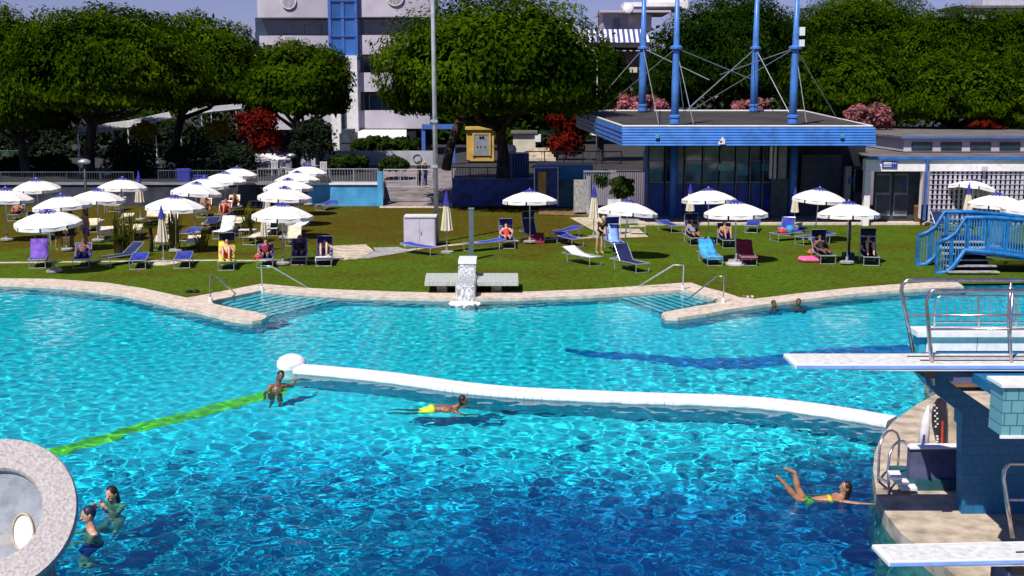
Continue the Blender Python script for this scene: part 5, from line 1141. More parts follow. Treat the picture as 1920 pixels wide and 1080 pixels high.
# ================================================================== LOUNGERS
def make_lounger(ang, shade, m):
    T = thing('sun_lounger', (0, 0, 0), 'proto', 'sun lounger'); w = .31; zs = .36; a = R(ang); hy = .22; L2 = .75
    B = lambda t, x=0, dz=0: (x, hy + t * cos(a), zs + t * sin(a) + dz)
    f = MB()
    for s in (-1, 1): f.tube([(s * w, -.95, zs), (s * w, .95, zs)], .019, 7)
    f.tube([(-w, -.95, zs), (w, -.95, zs)], .019, 7); f.tube([(-w, .95, zs), (w, .95, zs)], .019, 7); f.build('frame', 'alu', T, world=False)
    for y in (-.92, .62):
        for s in (-1, 1): MB().tube([(s * (w - .01), y, zs), (s * (w - .01), y + (.03 if y < 0 else -.03), 0)], .017, 6).build('leg', 'alu', T, world=False)
        MB().tube([(-w + .01, y, .02), (w - .01, y, .02)], .015, 6).build('foot_bar', 'alu', T, world=False)
    se = MB(); k = 7; pts = [(-.93 + (hy + .93) * i / k, zs + .012 - .05 * sin(pi * i / k)) for i in range(k + 1)]
    se.add([(s * (w - .02), y, z) for y, z in pts for s in (-1, 1)] + [(s * (w - .02), y, z - .012) for y, z in pts for s in (-1, 1)], [(2 * i, 2 * i + 1, 2 * i + 3, 2 * i + 2) for i in range(k)] + [(2 * i + 2 + 16, 2 * i + 3 + 16, 2 * i + 17, 2 * i + 16) for i in range(k)] + [(0, 16, 17, 1), (0, 2, 18, 16)]).build('seat_sling', m, T, world=False)
    bk = MB(); pts = [B(L2 * i / 5, 0, .012 - .035 * sin(pi * i / 5)) for i in range(6)]
    bk.add([(s * (w - .02), p[1], p[2]) for p in pts for s in (-1, 1)] + [(s * (w - .02), p[1] + .012 * sin(a), p[2] - .012 * cos(a)) for p in pts for s in (-1, 1)], [(2 * i, 2 * i + 1, 2 * i + 3, 2 * i + 2) for i in range(5)] + [(2 * i + 14, 2 * i + 15, 2 * i + 13, 2 * i + 12) for i in range(5)]).build('back_sling', m, T, world=False)
    fr = MB(); fr.tube([B(0, -w), B(L2, -w), B(L2, w), B(0, w)], .017, 7); fr.build('back_frame', 'alu', T, world=False)
    if ang > 12: MB().tube([B(L2 * .6, -w + .03), (-w + .03, hy + L2 * .75, zs), (w - .03, hy + L2 * .75, zs), B(L2 * .6, w - .03)], .012, 6).build('back_stay', 'alu', T, world=False)
    if shade:
        t = B(L2); s0 = MB(); y0, z0 = t[1], t[2]
        s0.add([(s * w, y0 + dy, z0 + dz) for dy, dz in ((.02, .03), (-.02, .26), (-.18, .36), (-.40, .38)) for s in (-1, 1)] , [(2 * i, 2 * i + 1, 2 * i + 3, 2 * i + 2) for i in range(3)]).build('sunshade', m, T, world=False)
        MB().tube([B(L2, -w), (-w, y0, z0 + .26), (-w, y0 - .18, z0 + .36), (w, y0 - .18, z0 + .36), (w, y0, z0 + .26), B(L2, w)], .012, 6).build('sunshade_frame', 'alu', T, world=False)
    return T
LC = {}
def lounger(px, py, rot, ang, m, label, shade=False, group='sun loungers on the lawn'):
    key = (ang, shade, m)
    if key not in LC: LC[key] = make_lounger(ang, shade, m); o = LC[key]
    else: o = copy_tree(LC[key])
    r = R(rot); f = gp(px, py); o.location = (f.x - sin(r) * .95, f.y + cos(r) * .95, .1); o.rotation_euler = (0, 0, r); o['label'] = label; o['group'] = group; return o
BL, NV, BR, WH, BE = 'blue_sling', 'navy_sling', 'bright_sling', 'white_sling', 'beige_sling'
Ld = {}
for key, px, py, rot, ang, m, sh, lb in (
    ('white', 1118, 499, 34, 20, WH, 0, 'white sling lounger near the right pool steps'), ('shade', 1206, 512, 28, 55, NV, 0, 'navy lounger in the parasol shade beside the white lounger'), ('back', 1161, 472, 8, 65, BL, 1, 'blue lounger with raised back under the flapped parasol'),
    ('flat1', 1084, 463, 24, 8, BL, 0, 'flat blue lounger behind the white lounger'), ('aqua', 1341, 499, 4, 45, BL, 0, 'lounger under the light-blue towel'), ('maroon', 1405, 499, -3, 40, BL, 0, 'lounger under the maroon towel'),
    ('n1', 1307, 461, 2, 55, NV, 1, 'navy lounger with sunshade under the parasol at the blue column'), ('seat', 1368, 466, 0, 55, NV, 0, 'navy lounger carrying the person under the folded-panel parasol'), ('b1', 1450, 452, -62, 15, BL, 0, 'blue lounger turned sideways with beach things on it'),
    ('b2', 1497, 459, -64, 8, BL, 0, 'blue lounger turned sideways in front of the one with beach things'), ('p1', 1553, 496, 0, 45, NV, 1, 'navy lounger beside the pink air mattress'), ('p2', 1634, 499, -10, 60, NV, 1, 'navy lounger with sunshade right of the thick dark parasol pole'),
    ('k1', 1270, 437, 18, 8, BL, 0, 'flat blue lounger in front of the first blue column'), ('k2', 1408, 437, -16, 8, BL, 0, 'flat blue lounger behind the maroon towel'), ('red', 953, 467, 4, 40, BL, 1, 'blue lounger with sunshade and red-suited sunbather'),
    ('tow', 1010, 456, 18, 60, NV, 1, 'navy lounger with white sunshade by the dark red towel'), ('k3', 1041, 448, -38, 8, BL, 0, 'flat blue lounger right of the dark red towel'), ('t1', 818, 480, 48, 5, BR, 0, 'bright blue flat lounger beside the white cabinet'),
    ('t2', 876, 472, -52, 5, BR, 0, 'bright blue flat lounger behind the square post'), ('k4', 1786, 437, 10, 50, NV, 0, 'navy lounger in front of the trellis by the footbridge'), ('f1', 70, 504, 17, 60, BL, 0, 'blue lounger with the purple towel'),
    ('f2', 152, 503, 15, 35, BL, 0, 'blue lounger in the corner group, next to the purple towel one'), ('f2b', 196, 499, -32, 35, NV, 0, 'dark lounger in the shade at the right of the corner group'), ('f3', 258, 506, 13, 6, BL, 0, 'flat blue lounger left of the folded cream parasol on the path'),
    ('f4', 341, 504, 11, 6, BL, 0, 'flat blue lounger right of the folded cream parasol on the path'), ('f5', 424, 508, 11, 55, NV, 1, 'navy lounger with the sunbather on a yellow towel'), ('f6', 497, 503, 10, 30, BL, 0, 'blue lounger with a red bag, left of the dark clothed sunbather'),
    ('f7', 560, 498, 8, 45, BL, 0, 'blue lounger with the dark clothed sunbather'), ('f8', 607, 500, 7, 25, BL, 1, 'blue lounger with sunshade and raised knees above it'), ('g1', 410, 449, -6, 55, BE, 0, 'beige lounger with raised back behind the yellow-towel sunbather'),
    ('g2', 341, 452, -8, 6, BL, 0, 'flat blue lounger in the grass behind the path parasol'), ('g3', 318, 432, 10, 40, BE, 0, 'beige lounger under the parasol behind the palm-like plant'), ('g4', 651, 378, -14, 35, BE, 0, 'beige lounger alone by the light-blue wall'),
    ('g5', 508, 443, 8, 10, WH, 0, 'white lounger just left under the nearest left parasol'), ('g6', 547, 440, -8, 8, WH, 0, 'white lounger under the right half of the nearest left parasol'), ('g7', 170, 436, 14, 12, BE, 0, 'beige lounger behind the lamp post'),
    ('g8', 78, 452, 8, 10, BE, 0, 'beige lounger behind the purple towel'), ('g9', 300, 470, 12, 8, BE, 0, 'beige lounger among the reed plants'), ('g10', 378, 408, 4, 50, 'orange_sling', 0, 'orange lounger behind the palm-like plant'),
    ('g11', 413, 414, 0, 50, 'red_sling', 0, 'red lounger under the middle row of parasols'), ('g12', 467, 460, -10, 8, BE, 0, 'beige lounger between yellow towel and nearest left parasol'), ('g13', 548, 462, 6, 30, BE, 0, 'beige lounger behind the dark clothed sunbather'),
    ('g14', 600, 395, -18, 8, BL, 0, 'flat blue lounger right of the right column of parasols'), ('g15', 230, 424, 8, 10, BE, 0, 'beige lounger between lamp post and reed plants'), ('g16', 360, 470, 10, 8, BE, 0, 'beige lounger right behind the flat blue path lounger'),
    ('g17', 25, 415, 12, 30, NV, 0, 'navy lounger under the parasol at the left frame edge'), ('g18', 215, 398, 6, 30, NV, 0, 'navy lounger under the parasol with a folded neighbour'), ('g19', 1470, 442, -20, 30, BL, 0, 'blue lounger behind the beach things'),
    ('g20', 1895, 428, 0, 30, NV, 0, 'navy lounger behind the footbridge rail'), ('g22', 118, 446, 20, 35, BE, 0, 'beige lounger behind the corner parasol, next to the grey shirt person'), ('g23', 55, 430, 14, 30, NV, 0, 'navy lounger at the left of the corner parasol'),
    ('g24', 250, 446, 12, 8, BE, 0, 'flat beige lounger in front of the tall reed plant'), ('g25', 285, 420, 14, 40, BE, 0, 'beige lounger half hidden by the palm-like plant'), ('g26', 436, 400, 8, 50, BE, 0, 'beige lounger behind the red lounger'),
    ('g27', 480, 388, 8, 10, BL, 0, 'flat blue lounger between middle row and right column'), ('g28', 540, 408, 8, 12, NV, 0, 'navy lounger behind the nearest left parasol'), ('g29', 440, 432, 4, 10, BE, 0, 'flat beige lounger right of the white towel lounger'),
    ('g30', 196, 452, 14, 10, BE, 0, 'flat beige lounger right of the lamp post foot'), ('g31', 395, 432, 8, 10, NV, 0, 'dark flat lounger just behind the white towel lounger'), ('g21', 500, 405, 6, 40, NV, 0, 'navy lounger under the right column of left parasols')):
    Ld[key] = lounger(px, py, rot, ang, m, lb, bool(sh))

# ================================================================== PEOPLE
def body_mesh(name, m, prims, parent, voxel=.016, smooth_it=3):
    mb = MB()
    for p in prims:
        if p[0] == 'c': mb.cap(p[1], p[2], p[3], p[4], 10)
        else: mb.ell(p[1], p[2], p[3] if len(p) > 3 else None, 14, 9)
    o = mb.build(name, m, parent, world=False)
    rm = o.modifiers.new('r', 'REMESH'); rm.mode = 'VOXEL'; rm.voxel_size = voxel
    if smooth_it: sm_ = o.modifiers.new('s', 'SMOOTH'); sm_.iterations = smooth_it; sm_.factor = .5
    dg = bpy.context.evaluated_depsgraph_get(); me = bpy.data.meshes.new_from_object(o.evaluated_get(dg)); o.modifiers.clear(); o.data = me
    for p in me.polygons: p.use_smooth = True
    if not me.materials: me.materials.append(M[m] if isinstance(m, str) else m)
    return o
V = Vector
def frame(up, fwd):
    up = up.normalized(); f = (fwd - up * fwd.dot(up)).normalized(); s = f.cross(up); return Matrix((s, -f, up)).transposed()   # x side, -y forward, z up
def person(loc, rz, J, label, skin='skin', hair='hair', suits=(), face=None, up=None, long_hair=False, cap=None, fingers=False, voxel=.018, group=None, s=1.0):
    T = thing('person', loc, label, 'person', group, rz=rz); J = {k: V(v) * s for k, v in J.items()}
    pel, ch, nk, hd = J['pelvis'], J['chest'], J['neck'], J['head']; P = []
    ub = (nk - pel); side = (J['shL'] - J['shR']).normalized(); F = frame(ub, side.cross(ub))
    fwd = face or F @ V((0, -1, 0)); fwd = V(fwd); hu = V(up) if up else (hd - nk); HF = frame(hu, fwd)
    P += [('e', ch, (.165 * s, .115 * s, .19 * s), F), ('e', pel, (.155 * s, .115 * s, .13 * s), F), ('c', pel, ch, .12 * s, .125 * s), ('c', J['shL'], J['shR'], .062 * s, .062 * s), ('c', ch + (nk - ch) * .5, nk, .085 * s, .062 * s), ('c', nk, hd - (hd - nk) * .35, .056 * s, .05 * s)]
    P += [('e', hd, (.074 * s, .092 * s, .112 * s), HF), ('e', hd + HF @ V((0, -.025, -.055)) * s, (.055 * s, .06 * s, .055 * s), HF), ('c', hd + HF @ V((0, -.088, .005)) * s, hd + HF @ V((0, -.108, -.025)) * s, .010 * s, .015 * s)]
    for q in (-1, 1): P.append(('e', hd + HF @ V((q * .075, .012, -.005)) * s, (.012 * s, .022 * s, .03 * s), HF))
    P.append(('c', hd + HF @ V((-.022, -.082, -.058)) * s, hd + HF @ V((.022, -.082, -.058)) * s, .010 * s, .010 * s))
    for k in 'LR':
        if 'el' + k in J:
            P += [('c', J['sh' + k], J['el' + k], .055 * s, .043 * s), ('c', J['el' + k], J['wr' + k], .043 * s, .029 * s)]
            d = (J['wr' + k] - J['el' + k]).normalized(); hp = J['wr' + k] + d * .05 * s; sd = d.cross(V((0, 0, 1))); sd = sd.normalized() if sd.length > .1 else V((1, 0, 0)); dn = d.cross(sd)
            P.append(('c', J['wr' + k], hp, .027 * s, .036 * s))
            for i, ln in enumerate((.068, .080, .075, .058)):
                b = hp + sd * (i - 1.5) * .021 * s + d * .02 * s; mid = b + d * ln * .55 * s; P += [('c', b, mid, .010 * s, .009 * s), ('c', mid, mid + (d * .8 - dn * .45) * ln * .45 * s, .009 * s, .008 * s)]
            b = J['wr' + k] + d * .025 * s - sd * .03 * s; P.append(('c', b, b + (d * .75 - sd * .6).normalized() * .055 * s, .012 * s, .010 * s))
        if 'kn' + k in J:
            P += [('c', J['hip' + k], J['kn' + k], .085 * s, .056 * s), ('c', J['kn' + k], J['kn' + k].lerp(J['an' + k], .35), .054 * s, .058 * s), ('c', J['kn' + k].lerp(J['an' + k], .35), J['an' + k], .058 * s, .036 * s), ('c', J['an' + k], J['to' + k], .04 * s, .026 * s)]
        elif 'hip' + k in J: pass
    body_mesh('body', skin, P, T, voxel)
    e = MB()
    for q in (-1, 1): MB().ell(hd + HF @ V((q * .03, -.082, .012)) * s, (.010 * s, .007 * s, .006 * s), HF, 8, 6).build('eye', 'black', T, smooth=True, world=False)
    hm = cap or hair; hp = [('e', hd + HF @ V((0, .022, .03)) * s, (.087 * s, .096 * s, .1 * s), HF)]
    if not cap: hp.append(('e', hd + HF @ V((0, .045, -.03)) * s, (.083 * s, .066 * s, .09 * s), HF))
    if long_hair: hp += [('c', hd + HF @ V((0, .06, -.03)) * s, hd + HF @ V((0, .09, -.2)) * s, .07 * s, .05 * s)]
    body_mesh('swim_cap' if cap else 'hair', hm, hp, T, .015, 2)
    for kind, m in suits:
        Q = []
        if kind in ('trunks', 'suit', 'bottom'):
            Q += [('e', pel, (.166 * s, .126 * s, .12 * s), F)]
            if 'knL' in J:
                f = .5 if kind == 'trunks' else .12
                for k in 'LR': Q.append(('c', J['hip' + k], J['hip' + k].lerp(J['kn' + k], f), .097 * s, (.085 if f > .3 else .09) * s))
        if kind in ('suit', 'shirt', 'top'): Q += [('e', ch, (.177 * s, .127 * s, (.17 if kind != 'top' else .085) * s), F)]
        if kind in ('suit', 'shirt'): Q += [('c', pel, ch, .132 * s, .137 * s)]
        if kind == 'shirt':
            for k in 'LR':
                if 'el' + k in J: Q.append(('c', J['sh' + k], J['sh' + k].lerp(J['el' + k], .55), .07 * s, .062 * s))
        if kind == 'trousers':
            Q += [('e', pel, (.166 * s, .126 * s, .13 * s), F)]
            for k in 'LR': Q += [('c', J['hip' + k], J['kn' + k], .1 * s, .075 * s), ('c', J['kn' + k], J['kn' + k].lerp(J['an' + k], .85), .075 * s, .065 * s)]
        body_mesh({'trunks': 'swim_trunks', 'suit': 'swimsuit', 'shirt': 'shirt', 'top': 'bikini_top', 'bottom': 'bikini_bottom', 'trousers': 'trousers'}[kind], m, Q, T, .017, 2)
    return T
STAND = dict(pelvis=(0, 0, .93), chest=(0, 0, 1.24), neck=(0, 0, 1.46), head=(0, -.02, 1.62), shL=(.18, 0, 1.41), shR=(-.18, 0, 1.41), elL=(.25, .03, 1.13), elR=(-.25, .03, 1.13), wrL=(.26, -.05, .88), wrR=(-.26, -.05, .88), hipL=(.09, 0, .9), hipR=(-.09, 0, .9), knL=(.1, -.03, .5), knR=(-.1, .03, .5), anL=(.11, .02, .08), anR=(-.11, .08, .08), toL=(.13, -.14, .03), toR=(-.12, -.08, .03))
def recline(ang, knees=True, legL=None):
    a = R(ang); zs = .36; hy = .22; B = lambda t, x=0, o=.11: (x, hy + t * cos(a) - o * sin(a), zs + t * sin(a) + o * cos(a)); pz = zs + .11
    d = dict(pelvis=(0, .06, pz), chest=B(.30), neck=B(.52, 0, .13), head=B(.66, 0, .17), shL=B(.45, .17), shR=B(.45, -.17), hipL=(.09, -.02, pz), hipR=(-.09, -.02, pz), elL=(.28, B(.22)[1], B(.22)[2]), elR=(-.28, B(.22)[1], B(.22)[2]), wrL=(.22, -.05, pz + .05), wrR=(-.22, -.05, pz + .05))
    if knees: d.update(knL=(.12, -.36, .86), knR=(-.13, -.34, .84), anL=(.11, -.62, .45), anR=(-.12, -.60, .45), toL=(.12, -.8, .42), toR=(-.13, -.78, .42))
    else: d.update(knL=(.1, -.46, .50), knR=(-.1, -.46, .50), anL=(.1, -.88, .45), anR=(-.1, -.88, .45), toL=(.12, -.95, .6), toR=(-.12, -.95, .6))
    return d
def sunbather(key, label, ang, knees, **kw):
    l = Ld[key]; return person(tuple(l.location), l.rotation_euler.z, recline(ang, knees), label, **kw)
sunbather('red', 'sunbather in a red swimsuit lying on the blue sunshade lounger', 40, False, skin='skin_pale', hair='hair_brown', suits=[('suit', 'redcloth')])
sunbather('seat', 'person lying under the folded-panel parasol beside the maroon towel', 55, True, skin='skin', suits=[('trunks', 'bluesuit')])
sunbather('p1', 'person lying on a navy lounger beside the pink air mattress', 45, False, skin='skin_dark', suits=[('suit', 'blackcloth')])
sunbather('p2', 'person with bent knees on the navy lounger right of the thick parasol pole', 60, True, skin='skin_pale', suits=[('shirt', 'blackcloth'), ('trunks', 'blackcloth')])
sunbather('f5', 'sunbather with raised knees on a yellow towel', 55, True, skin='skin_pale', hair='hair_brown', suits=[('top', 'yellow'), ('trunks', 'redcloth')])
sunbather('f6', 'person in a maroon shirt lying left of the dark clothed sunbather', 30, False, skin='skin', suits=[('shirt', 'rose'), ('trunks', 'blackcloth')])
sunbather('f7', 'dark clothed sunbather sitting up in the left front row', 45, False, skin='skin_dark', suits=[('shirt', 'blackcloth'), ('trunks', 'blackcloth')])
sunbather('f8', 'sunbather whose two bare raised knees face the pool', 25, True, skin='skin_pale', suits=[('trunks', 'bluesuit')])
sunbather('f2', 'person lying in the corner group beside the purple towel', 35, False, skin='skin_dark', suits=[('trunks', 'bluesuit')])
sunbather('g11', 'person on the red lounger under the middle row of parasols', 50, True, skin='skin', suits=[('suit', 'redcloth')])
sunbather('n1', 'person in grey shirt on the navy lounger under the blue column parasol', 55, False, skin='skin', suits=[('shirt', 'doorgrey'), ('trunks', 'blackcloth')])
sunbather('g10', 'person on the orange lounger behind the palm-like plant', 50, False, skin='skin_dark', suits=[('trunks', 'blackcloth')])
sunbather('g22', 'person in purple swimwear on the beige lounger of the corner group', 35, True, skin='skin', suits=[('trunks', 'purple_towel')])
sunbather('g26', 'person with brown hair on the beige lounger behind the red one', 50, True, skin='skin_dark', hair='hair_brown', suits=[('trunks', 'redcloth')])
sunbather('g28', 'person in dark swimwear lying behind the nearest left parasol', 12, False, skin='skin_dark', suits=[('suit', 'blackcloth')])
sunbather('g18', 'person in blue swimwear under the parasol with a folded neighbour', 30, False, skin='skin', suits=[('trunks', 'bluesuit')])
sunbather('g17', 'person in red swimwear under the parasol at the left edge', 30, False, skin='skin', suits=[('trunks', 'redcloth')])
def stand(px, py, label, rz=0, **kw):
    b = gp(px, py, kw.pop('bz', .1)); J = dict(STAND); J.update(kw.pop('J', {})); return person(b, rz, J, label, **kw)
stand(1124, 476, 'white-haired person standing bent over a bag beside the white lounger', .5, J=dict(chest=(0, -.12, 1.2), neck=(0, -.22, 1.4), head=(0, -.30, 1.55), shL=(.18, -.2, 1.36), shR=(-.18, -.2, 1.36), elL=(.2, -.34, 1.1), elR=(-.2, -.34, 1.1), wrL=(.1, -.5, 1.0), wrR=(-.1, -.5, 1.0)), hair='hair_grey', skin='skin_pale', suits=[('shirt', 'blackcloth'), ('trunks', 'stonepav')])
stand(136, 468, 'person standing in the shade under the corner parasol', 2.6, skin='skin_dark', suits=[('trunks', 'blackcloth')])
stand(162, 466, 'person in dark shorts standing in the corner group beside a purple bag', -.6, skin='skin', suits=[('trunks', 'purple_towel')], long_hair=True)
stand(112, 470, 'person in grey shirt standing behind the purple towel lounger', .9, skin='skin', suits=[('shirt', 'doorgrey'), ('trunks', 'blackcloth')])
wb = at(786, 350, 80)
person((wb.x, 80, wb.z - .0), 1.2, STAND, 'walker in dark clothes on the ramp, left of the pair', suits=[('shirt', 'blackcloth'), ('trousers', 'blackcloth')], group=None)
wb = at(797, 350, 79.5); person((wb.x, 79.5, wb.z), 1.0, STAND, 'walker with grey hair on the ramp next to the pole', hair='hair_grey', suits=[('shirt', 'blackcloth'), ('trousers', 'bluesuit')])
# ---- swimmers
def swimmer(px, py, J, label, rz=0, z=0, **kw): b = gp(px, py, z); return person(b, rz, J, label, **kw)
UP = dict(pelvis=(0, 0, -.62), chest=(0, 0, -.28), neck=(0, 0, -.05), head=(0, -.02, .13), shL=(.18, 0, -.09), shR=(-.18, 0, -.09), hipL=(.09, 0, -.65), hipR=(-.09, 0, -.65), knL=(.12, -.2, -1.0), knR=(-.12, -.15, -1.0), anL=(.12, .1, -1.3), anR=(-.12, .1, -1.3), toL=(.12, .2, -1.4), toR=(-.12, .2, -1.4))
J = dict(UP); J.update(neck=(0, 0, .08), head=(-.03, -.03, .27), chest=(0, 0, -.17), pelvis=(0, .02, -.5), shL=(.17, .02, .03), shR=(-.16, -.02, .03), elL=(.22, -.06, -.22), wrL=(.1, -.22, -.3), elR=(-.24, -.1, -.2), wrR=(-.28, -.3, -.2), hipL=(.09, 0, -.55), hipR=(-.09, 0, -.55))
swimmer(172, 1001, J, 'swimmer with dark cap and goggles beside the round stone dish', rz=-1.15, skin='skin_pale', cap='darkcap', suits=[('trunks', 'bluesuit')], voxel=.009, z=-.02, s=1.14)
J = dict(UP); J.update(neck=(0, 0, .02), head=(-.02, -.02, .20), shL=(.17, 0, -.02), shR=(-.17, 0, -.02), chest=(0, 0, -.22), elL=(.2, -.22, -.12), wrL=(.06, -.26, .08), elR=(-.22, -.2, -.1), wrR=(-.12, -.3, .06))
swimmer(214, 951, J, 'dark-haired swimmer with hands in front of the face near the stone dish', rz=-.35, skin='skin_pale', hair='hair', long_hair=True, suits=[('top', 'bluesuit')], voxel=.009, z=-.04, s=1.14)
J = dict(UP); J.update(pelvis=(-.02, .05, -.3), chest=(.03, 0, -.0), neck=(.07, 0, .24), head=(.12, -.03, .42), shL=(.23, -.03, .17), shR=(-.10, .05, .17), elR=(-.28, -.08, -.02), wrR=(-.34, -.25, -.22), elL=(.42, .05, .12), wrL=(.55, .25, .16), hipL=(.07, 0, -.34), hipR=(-.11, 0, -.34), knL=(.07, -.15, -.75), knR=(-.13, -.12, -.75))
swimmer(517, 738, J, 'dark-haired girl leaning on the round head of the white divider', rz=.5, skin='skin_dark', hair='hair', long_hair=True, suits=[('top', 'yellow'), ('bottom', 'blackcloth')], voxel=.011, z=-.04)
FLATB = dict(pelvis=(-.62, 0, -.02), chest=(-.28, 0, -.03), neck=(-.06, 0, .06), head=(.07, 0, .19), shL=(-.10, .17, -.02), shR=(-.10, -.17, -.02), elL=(.15, .3, -.08), wrL=(.4, .25, -.06), elR=(.12, -.32, -.08), wrR=(.34, -.3, -.06), hipL=(-.68, .09, -.05), hipR=(-.68, -.09, -.05), knL=(-1.05, .15, -.14), knR=(-1.05, -.15, -.14), anL=(-1.4, .12, -.08), anR=(-1.42, -.12, -.1), toL=(-1.55, .12, -.12), toR=(-1.58, -.12, -.14))
swimmer(863, 767, FLATB, 'swimmer in lime and orange swimwear gliding below the white divider', skin='skin_dark', hair='hair', face=(1, -.15, 0), up=(-.1, 0, 1), suits=[('trunks', 'lime')], voxel=.011, z=.08)
BK = dict(pelvis=(-.55, .02, -.10), chest=(-.20, 0, -.05), neck=(.0, 0, .04), head=(.06, .02, .20), shL=(-.06, -.17, -.0), shR=(-.04, .17, .0), elL=(.2, -.26, .0), wrL=(.44, -.3, .0), elR=(-.3, .3, -.1), wrR=(-.5, .3, -.1), hipL=(-.60, -.09, -.10), hipR=(-.60, .09, -.10), knL=(-.84, -.1, .10), knR=(-.72, .14, .14), anL=(-1.02, -.1, .32), anR=(-.78, .16, .42), toL=(-1.14, -.1, .44), toR=(-.94, .16, .49))
swimmer(1578, 936, BK, 'girl floating on her back with both feet out of the water by the ladder', skin='skin', hair='hair', face=(-1, -.25, .35), up=(.3, 0, 1), long_hair=True, suits=[('top', 'yellow'), ('bottom', 'yellow')], voxel=.009, z=.03)
swimmer(1450, 577, UP, 'bather at the far coping whose darker head is left of the other', skin='skin_dark', hair='hair_brown', suits=[('trunks', 'bluesuit')], rz=.3)
swimmer(1497, 574, UP, 'bather at the far coping whose reddish head is right of the other', skin='skin_dark', hair='hair_brown', suits=[('trunks', 'redcloth')], rz=-.3)

# ================================================================== SMALL THINGS
def towel(key, m, label, L0=-.93, ang=45, L2=.72, w=.30):
    l = Ld[key]; T = thing('towel', tuple(l.location), label, 'towel', rz=l.rotation_euler.z); a = R(ang); zs, hy = .392, .22; pts = [(L0 + (hy - L0) * i / 6, zs - .045 * sin(pi * i / 6)) for i in range(7)] + [(hy + L2 * i / 5 * cos(a), zs + L2 * i / 5 * sin(a)) for i in range(1, 6)]
    pts = [(pts[0][0] - .02, zs - .14)] + pts + [(pts[-1][0] + .03, pts[-1][1] - .12)]
    rr = random.Random(len(label)); v = []
    for y, z in pts: v += [(-w - .035, y, z - .10), (-w - .02, y, z + .005), (-w * .3, y, z + rr.uniform(0, .02)), (w * .4, y, z + rr.uniform(0, .02)), (w + .02, y, z + .005), (w + .035, y, z - .13)]
    n = len(pts); MB().add(v, [(i * 6 + k, i * 6 + k + 1, (i + 1) * 6 + k + 1, (i + 1) * 6 + k) for i in range(n - 1) for k in range(5)]).build('cloth', m, T, smooth=True, world=False)
towel('aqua', 'lightblue_towel', 'light-blue towel draped over the lounger left of the maroon one', ang=45); towel('maroon', 'rose', 'maroon towel draped over the lounger in front of the folded-panel parasol', ang=40); towel('f1', 'purple_towel', 'purple towel draped over the raised lounger of the corner group', L0=-.2, ang=60); towel('f5', 'yellow', 'yellow towel under the sunbather with raised knees', L0=-.5, ang=55)
towel('back', 'boardblue', 'pale blue towel over the lounger under the flapped parasol', L0=-.1, ang=65, w=.2); towel('g1', 'white_sling', 'white towel over the beige lounger behind the yellow one', L0=-.8, ang=55); towel('f8', 'white_sling', 'white towel under the sunbather with bare knees', L0=-.9, ang=25)
q = gp(1010, 458); T = thing('towel', q, 'dark red towel hanging to the grass at the navy sunshade lounger', 'towel'); MB().add([V((q.x - .5, q.y + .1, .13)), V((q.x + .25, q.y + .1, .13)), V((q.x + .25, q.y + .35, .6)), V((q.x - .1, q.y + .35, .6)), V((q.x - .8, q.y + .6, .12))], [(0, 1, 2, 3), (0, 3, 4)]).build('cloth', 'rose', T)
q = gp(1518, 492); T = thing('air_mattress', q, 'pink air mattress lying on the grass beside the navy lounger', 'air mattress'); s = MB()
for k in range(5): s.cap((q.x - .32 + abs(k - 2) * .05, q.y + k * .17, .19), (q.x + .42, q.y + k * .17, .19), .085, .085, 10)
s.build('body', 'pink', T, smooth=True)
q = gp(1524, 478, .25); T = thing('swim_bag', q, 'orange-red bag lying on top of the pink air mattress', 'bag'); MB().ell((q.x, q.y, .36), (.26, .18, .11)).build('body', 'orange', T, smooth=True); MB().tube([(q.x - .15, q.y, .44), (q.x, q.y, .52), (q.x + .15, q.y, .44)], .015, 6).build('strap', 'red', T)
l = Ld['b1'].location
T = thing('beach_ball', (l.x - .1, l.y, .5), 'light-blue and white beach ball on the sideways lounger', 'ball'); MB().ell((l.x - .02, l.y - .05, .62), (.2, .2, .2)).build('body', 'lightblue_towel', T, smooth=True); MB().lathe([(.203, -.04), (.207, 0), (.203, .04)], 20, (l.x - .02, l.y - .05, .62), Matrix.Rotation(.6, 3, 'X'), False, False).build('stripe', 'white', T)
T = thing('beach_bag', (l.x - .3, l.y - .2, .45), 'red bag on the sideways lounger left of the beach ball', 'bag'); MB().ell((l.x - .38, l.y - .2, .52), (.24, .16, .13)).build('body', 'red', T, smooth=True); MB().tube([(l.x - .5, l.y - .2, .6), (l.x - .38, l.y - .2, .74), (l.x - .26, l.y - .2, .6)], .015, 6).build('strap', 'white', T)
q = gp(1380, 496); T = thing('parasol_stand', q, 'white round parasol foot between light-blue and maroon towels', 'parasol foot'); MB().lathe([(.42, 0), (.42, .06), (.34, .1), (.05, .12)], 20, q).build('disc', 'whitewall', T, smooth=False); MB().tube([q, (q.x, q.y, .55)], .035, 8).build('socket', 'alu', T)
q = gp(1590, 487); T = thing('parasol_column', q, 'thick dark pole in a square foot carrying the parasol near the doors', 'pole'); MB().tube([q, (q.x, q.y, 2.0)], .07, 10).build('pole', 'darkpole', T, smooth=True); MB().box((q.x, q.y, .25), (.42, .42, .3)).build('foot', 'blue_dark', T)
q = gp(307, 494, .1); struct(MB().lathe([(.62, 0), (.62, .03), (.6, .035)], 26, q), 'path_disc', 'stonepav')
l = Ld['f6'].location; T = thing('beach_bag', (l.x, l.y, .4), 'red and white bag on the foot of the blue lounger in the left front row', 'bag'); MB().ell((l.x - .18, l.y - .62, .5), (.17, .13, .1)).build('body', 'red', T, smooth=True); MB().tube([(l.x - .28, l.y - .62, .56), (l.x - .18, l.y - .62, .66), (l.x - .08, l.y - .62, .56)], .014, 6).build('strap', 'white', T)
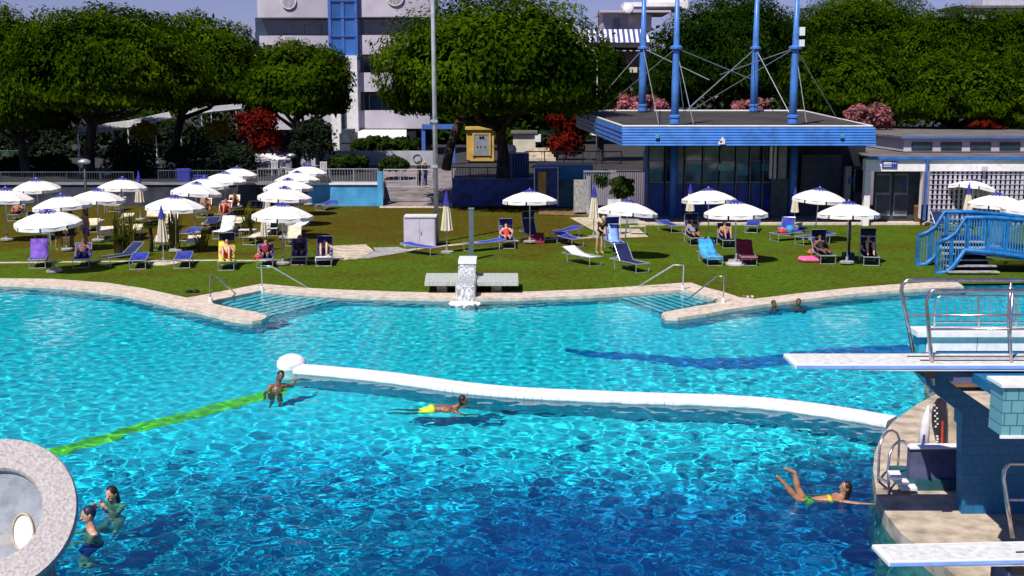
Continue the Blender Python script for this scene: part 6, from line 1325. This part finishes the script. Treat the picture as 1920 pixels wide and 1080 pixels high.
q = gp(212, 400); T = thing('beach_hat', q, 'bright red cone-shaped toy on a table behind the lamp post', 'toy'); MB().lathe([(.24, 0), (.18, .06), (.05, .22), (.01, .26)], 14, (q.x, q.y, .62)).build('body', 'red', T, smooth=True)
T = thing('side_table', q, 'small beige table carrying the red toy', 'table'); MB().box((q.x, q.y, .6), (.9, .5, .035)).build('table_top', 'beige_sling', T)
for sx in (-.4, .4):
    for sy in (-.2, .2): MB().tube([(q.x + sx, q.y + sy, .1), (q.x + sx, q.y + sy, .59)], .02, 6).build('leg', 'alu', T)
for px, py, lb, m in ((465, 447, 'small white table with drinks left of the nearest left parasol', 'white'), (180, 428, 'white folding table by the lamp post in the corner group', 'white'), (1195, 440, 'pale side table right of the blue raised lounger', 'stonepav'), (506, 437, 'low white slatted table under the folded cream parasol', 'white')):
    q = gp(px, py); T = thing('side_table', q, lb, 'table'); MB().box((q.x, q.y, .52), (.8, .5, .03)).build('table_top', m, T)
    for sx in (-.36, .36):
        for sy in (-.2, .2): MB().tube([(q.x + sx, q.y + sy, .1), (q.x + sx, q.y + sy, .51)], .018, 6).build('leg', 'alu', T)
for px, py, m, lb in ((1398, 556, 'orange_sling', 'flip-flops on the coping by the right promontory'), (1406, 557, 'white', 'white sandals on the coping by the right promontory')):
    q = gp(px, py, ZC); T = thing('flip_flops', q, lb, 'shoes')
    for sx in (-.07, .08): MB().prism([(q.x + sx + .045 * cos(t), q.y + .12 * sin(t)) for t in [2 * pi * i / 12 for i in range(12)]], ZC, ZC + .04).build('sole', m, T)
q = gp(361, 548, .1); T = thing('sandals', q, 'dark sandals on the grass near the left promontory', 'shoes')
for sx in (-.12, .12): MB().ell((q.x + sx, q.y, .14), (.12, .17, .05)).build('shoe', 'black', T)
q = gp(520, 436); T = thing('hanging_towel', q, 'dark green towel hanging under the nearest left parasol', 'towel'); MB().lohi((q.x - .18, q.y - .7, .25), (q.x + .2, q.y - .66, 1.85)).build('cloth', mat('dark_green_cloth', (.008, .03, .025), .9, .2, 4), T); MB().tube([(q.x - .3, q.y - .68, 1.86), (q.x + .32, q.y - .68, 1.86)], .015, 6).build('hanger', 'alu', T)
q = gp(1150, 445); T = thing('clothes_screen', q, 'pale cloth screen hung below the flapped parasol', 'cloth'); MB().lohi((q.x - .2, q.y + 1.0, .6), (q.x + .42, q.y + 1.03, 1.85)).build('cloth', 'white_sling', T)
for x_ in (.44, -.22): MB().tube([(q.x + x_, q.y + 1.02, .1), (q.x + x_, q.y + 1.02, 1.9)], .016, 6).build('pole', 'alu', T)
bpy.context.view_layer.update()
UNDER = ('pool_floor', 'pool_wall', 'pool_floor_line', 'diving_deck', 'pool_divider', 'pool_steps', 'stone_dish', 'person', 'pool_block', 'pool_ladder')
for o in bpy.data.objects:
    r_ = o
    while r_.parent: r_ = r_.parent
    if o.type == 'MESH' and r_.name.split('.')[0] in UNDER: o.cycles.is_caustics_receiver = True
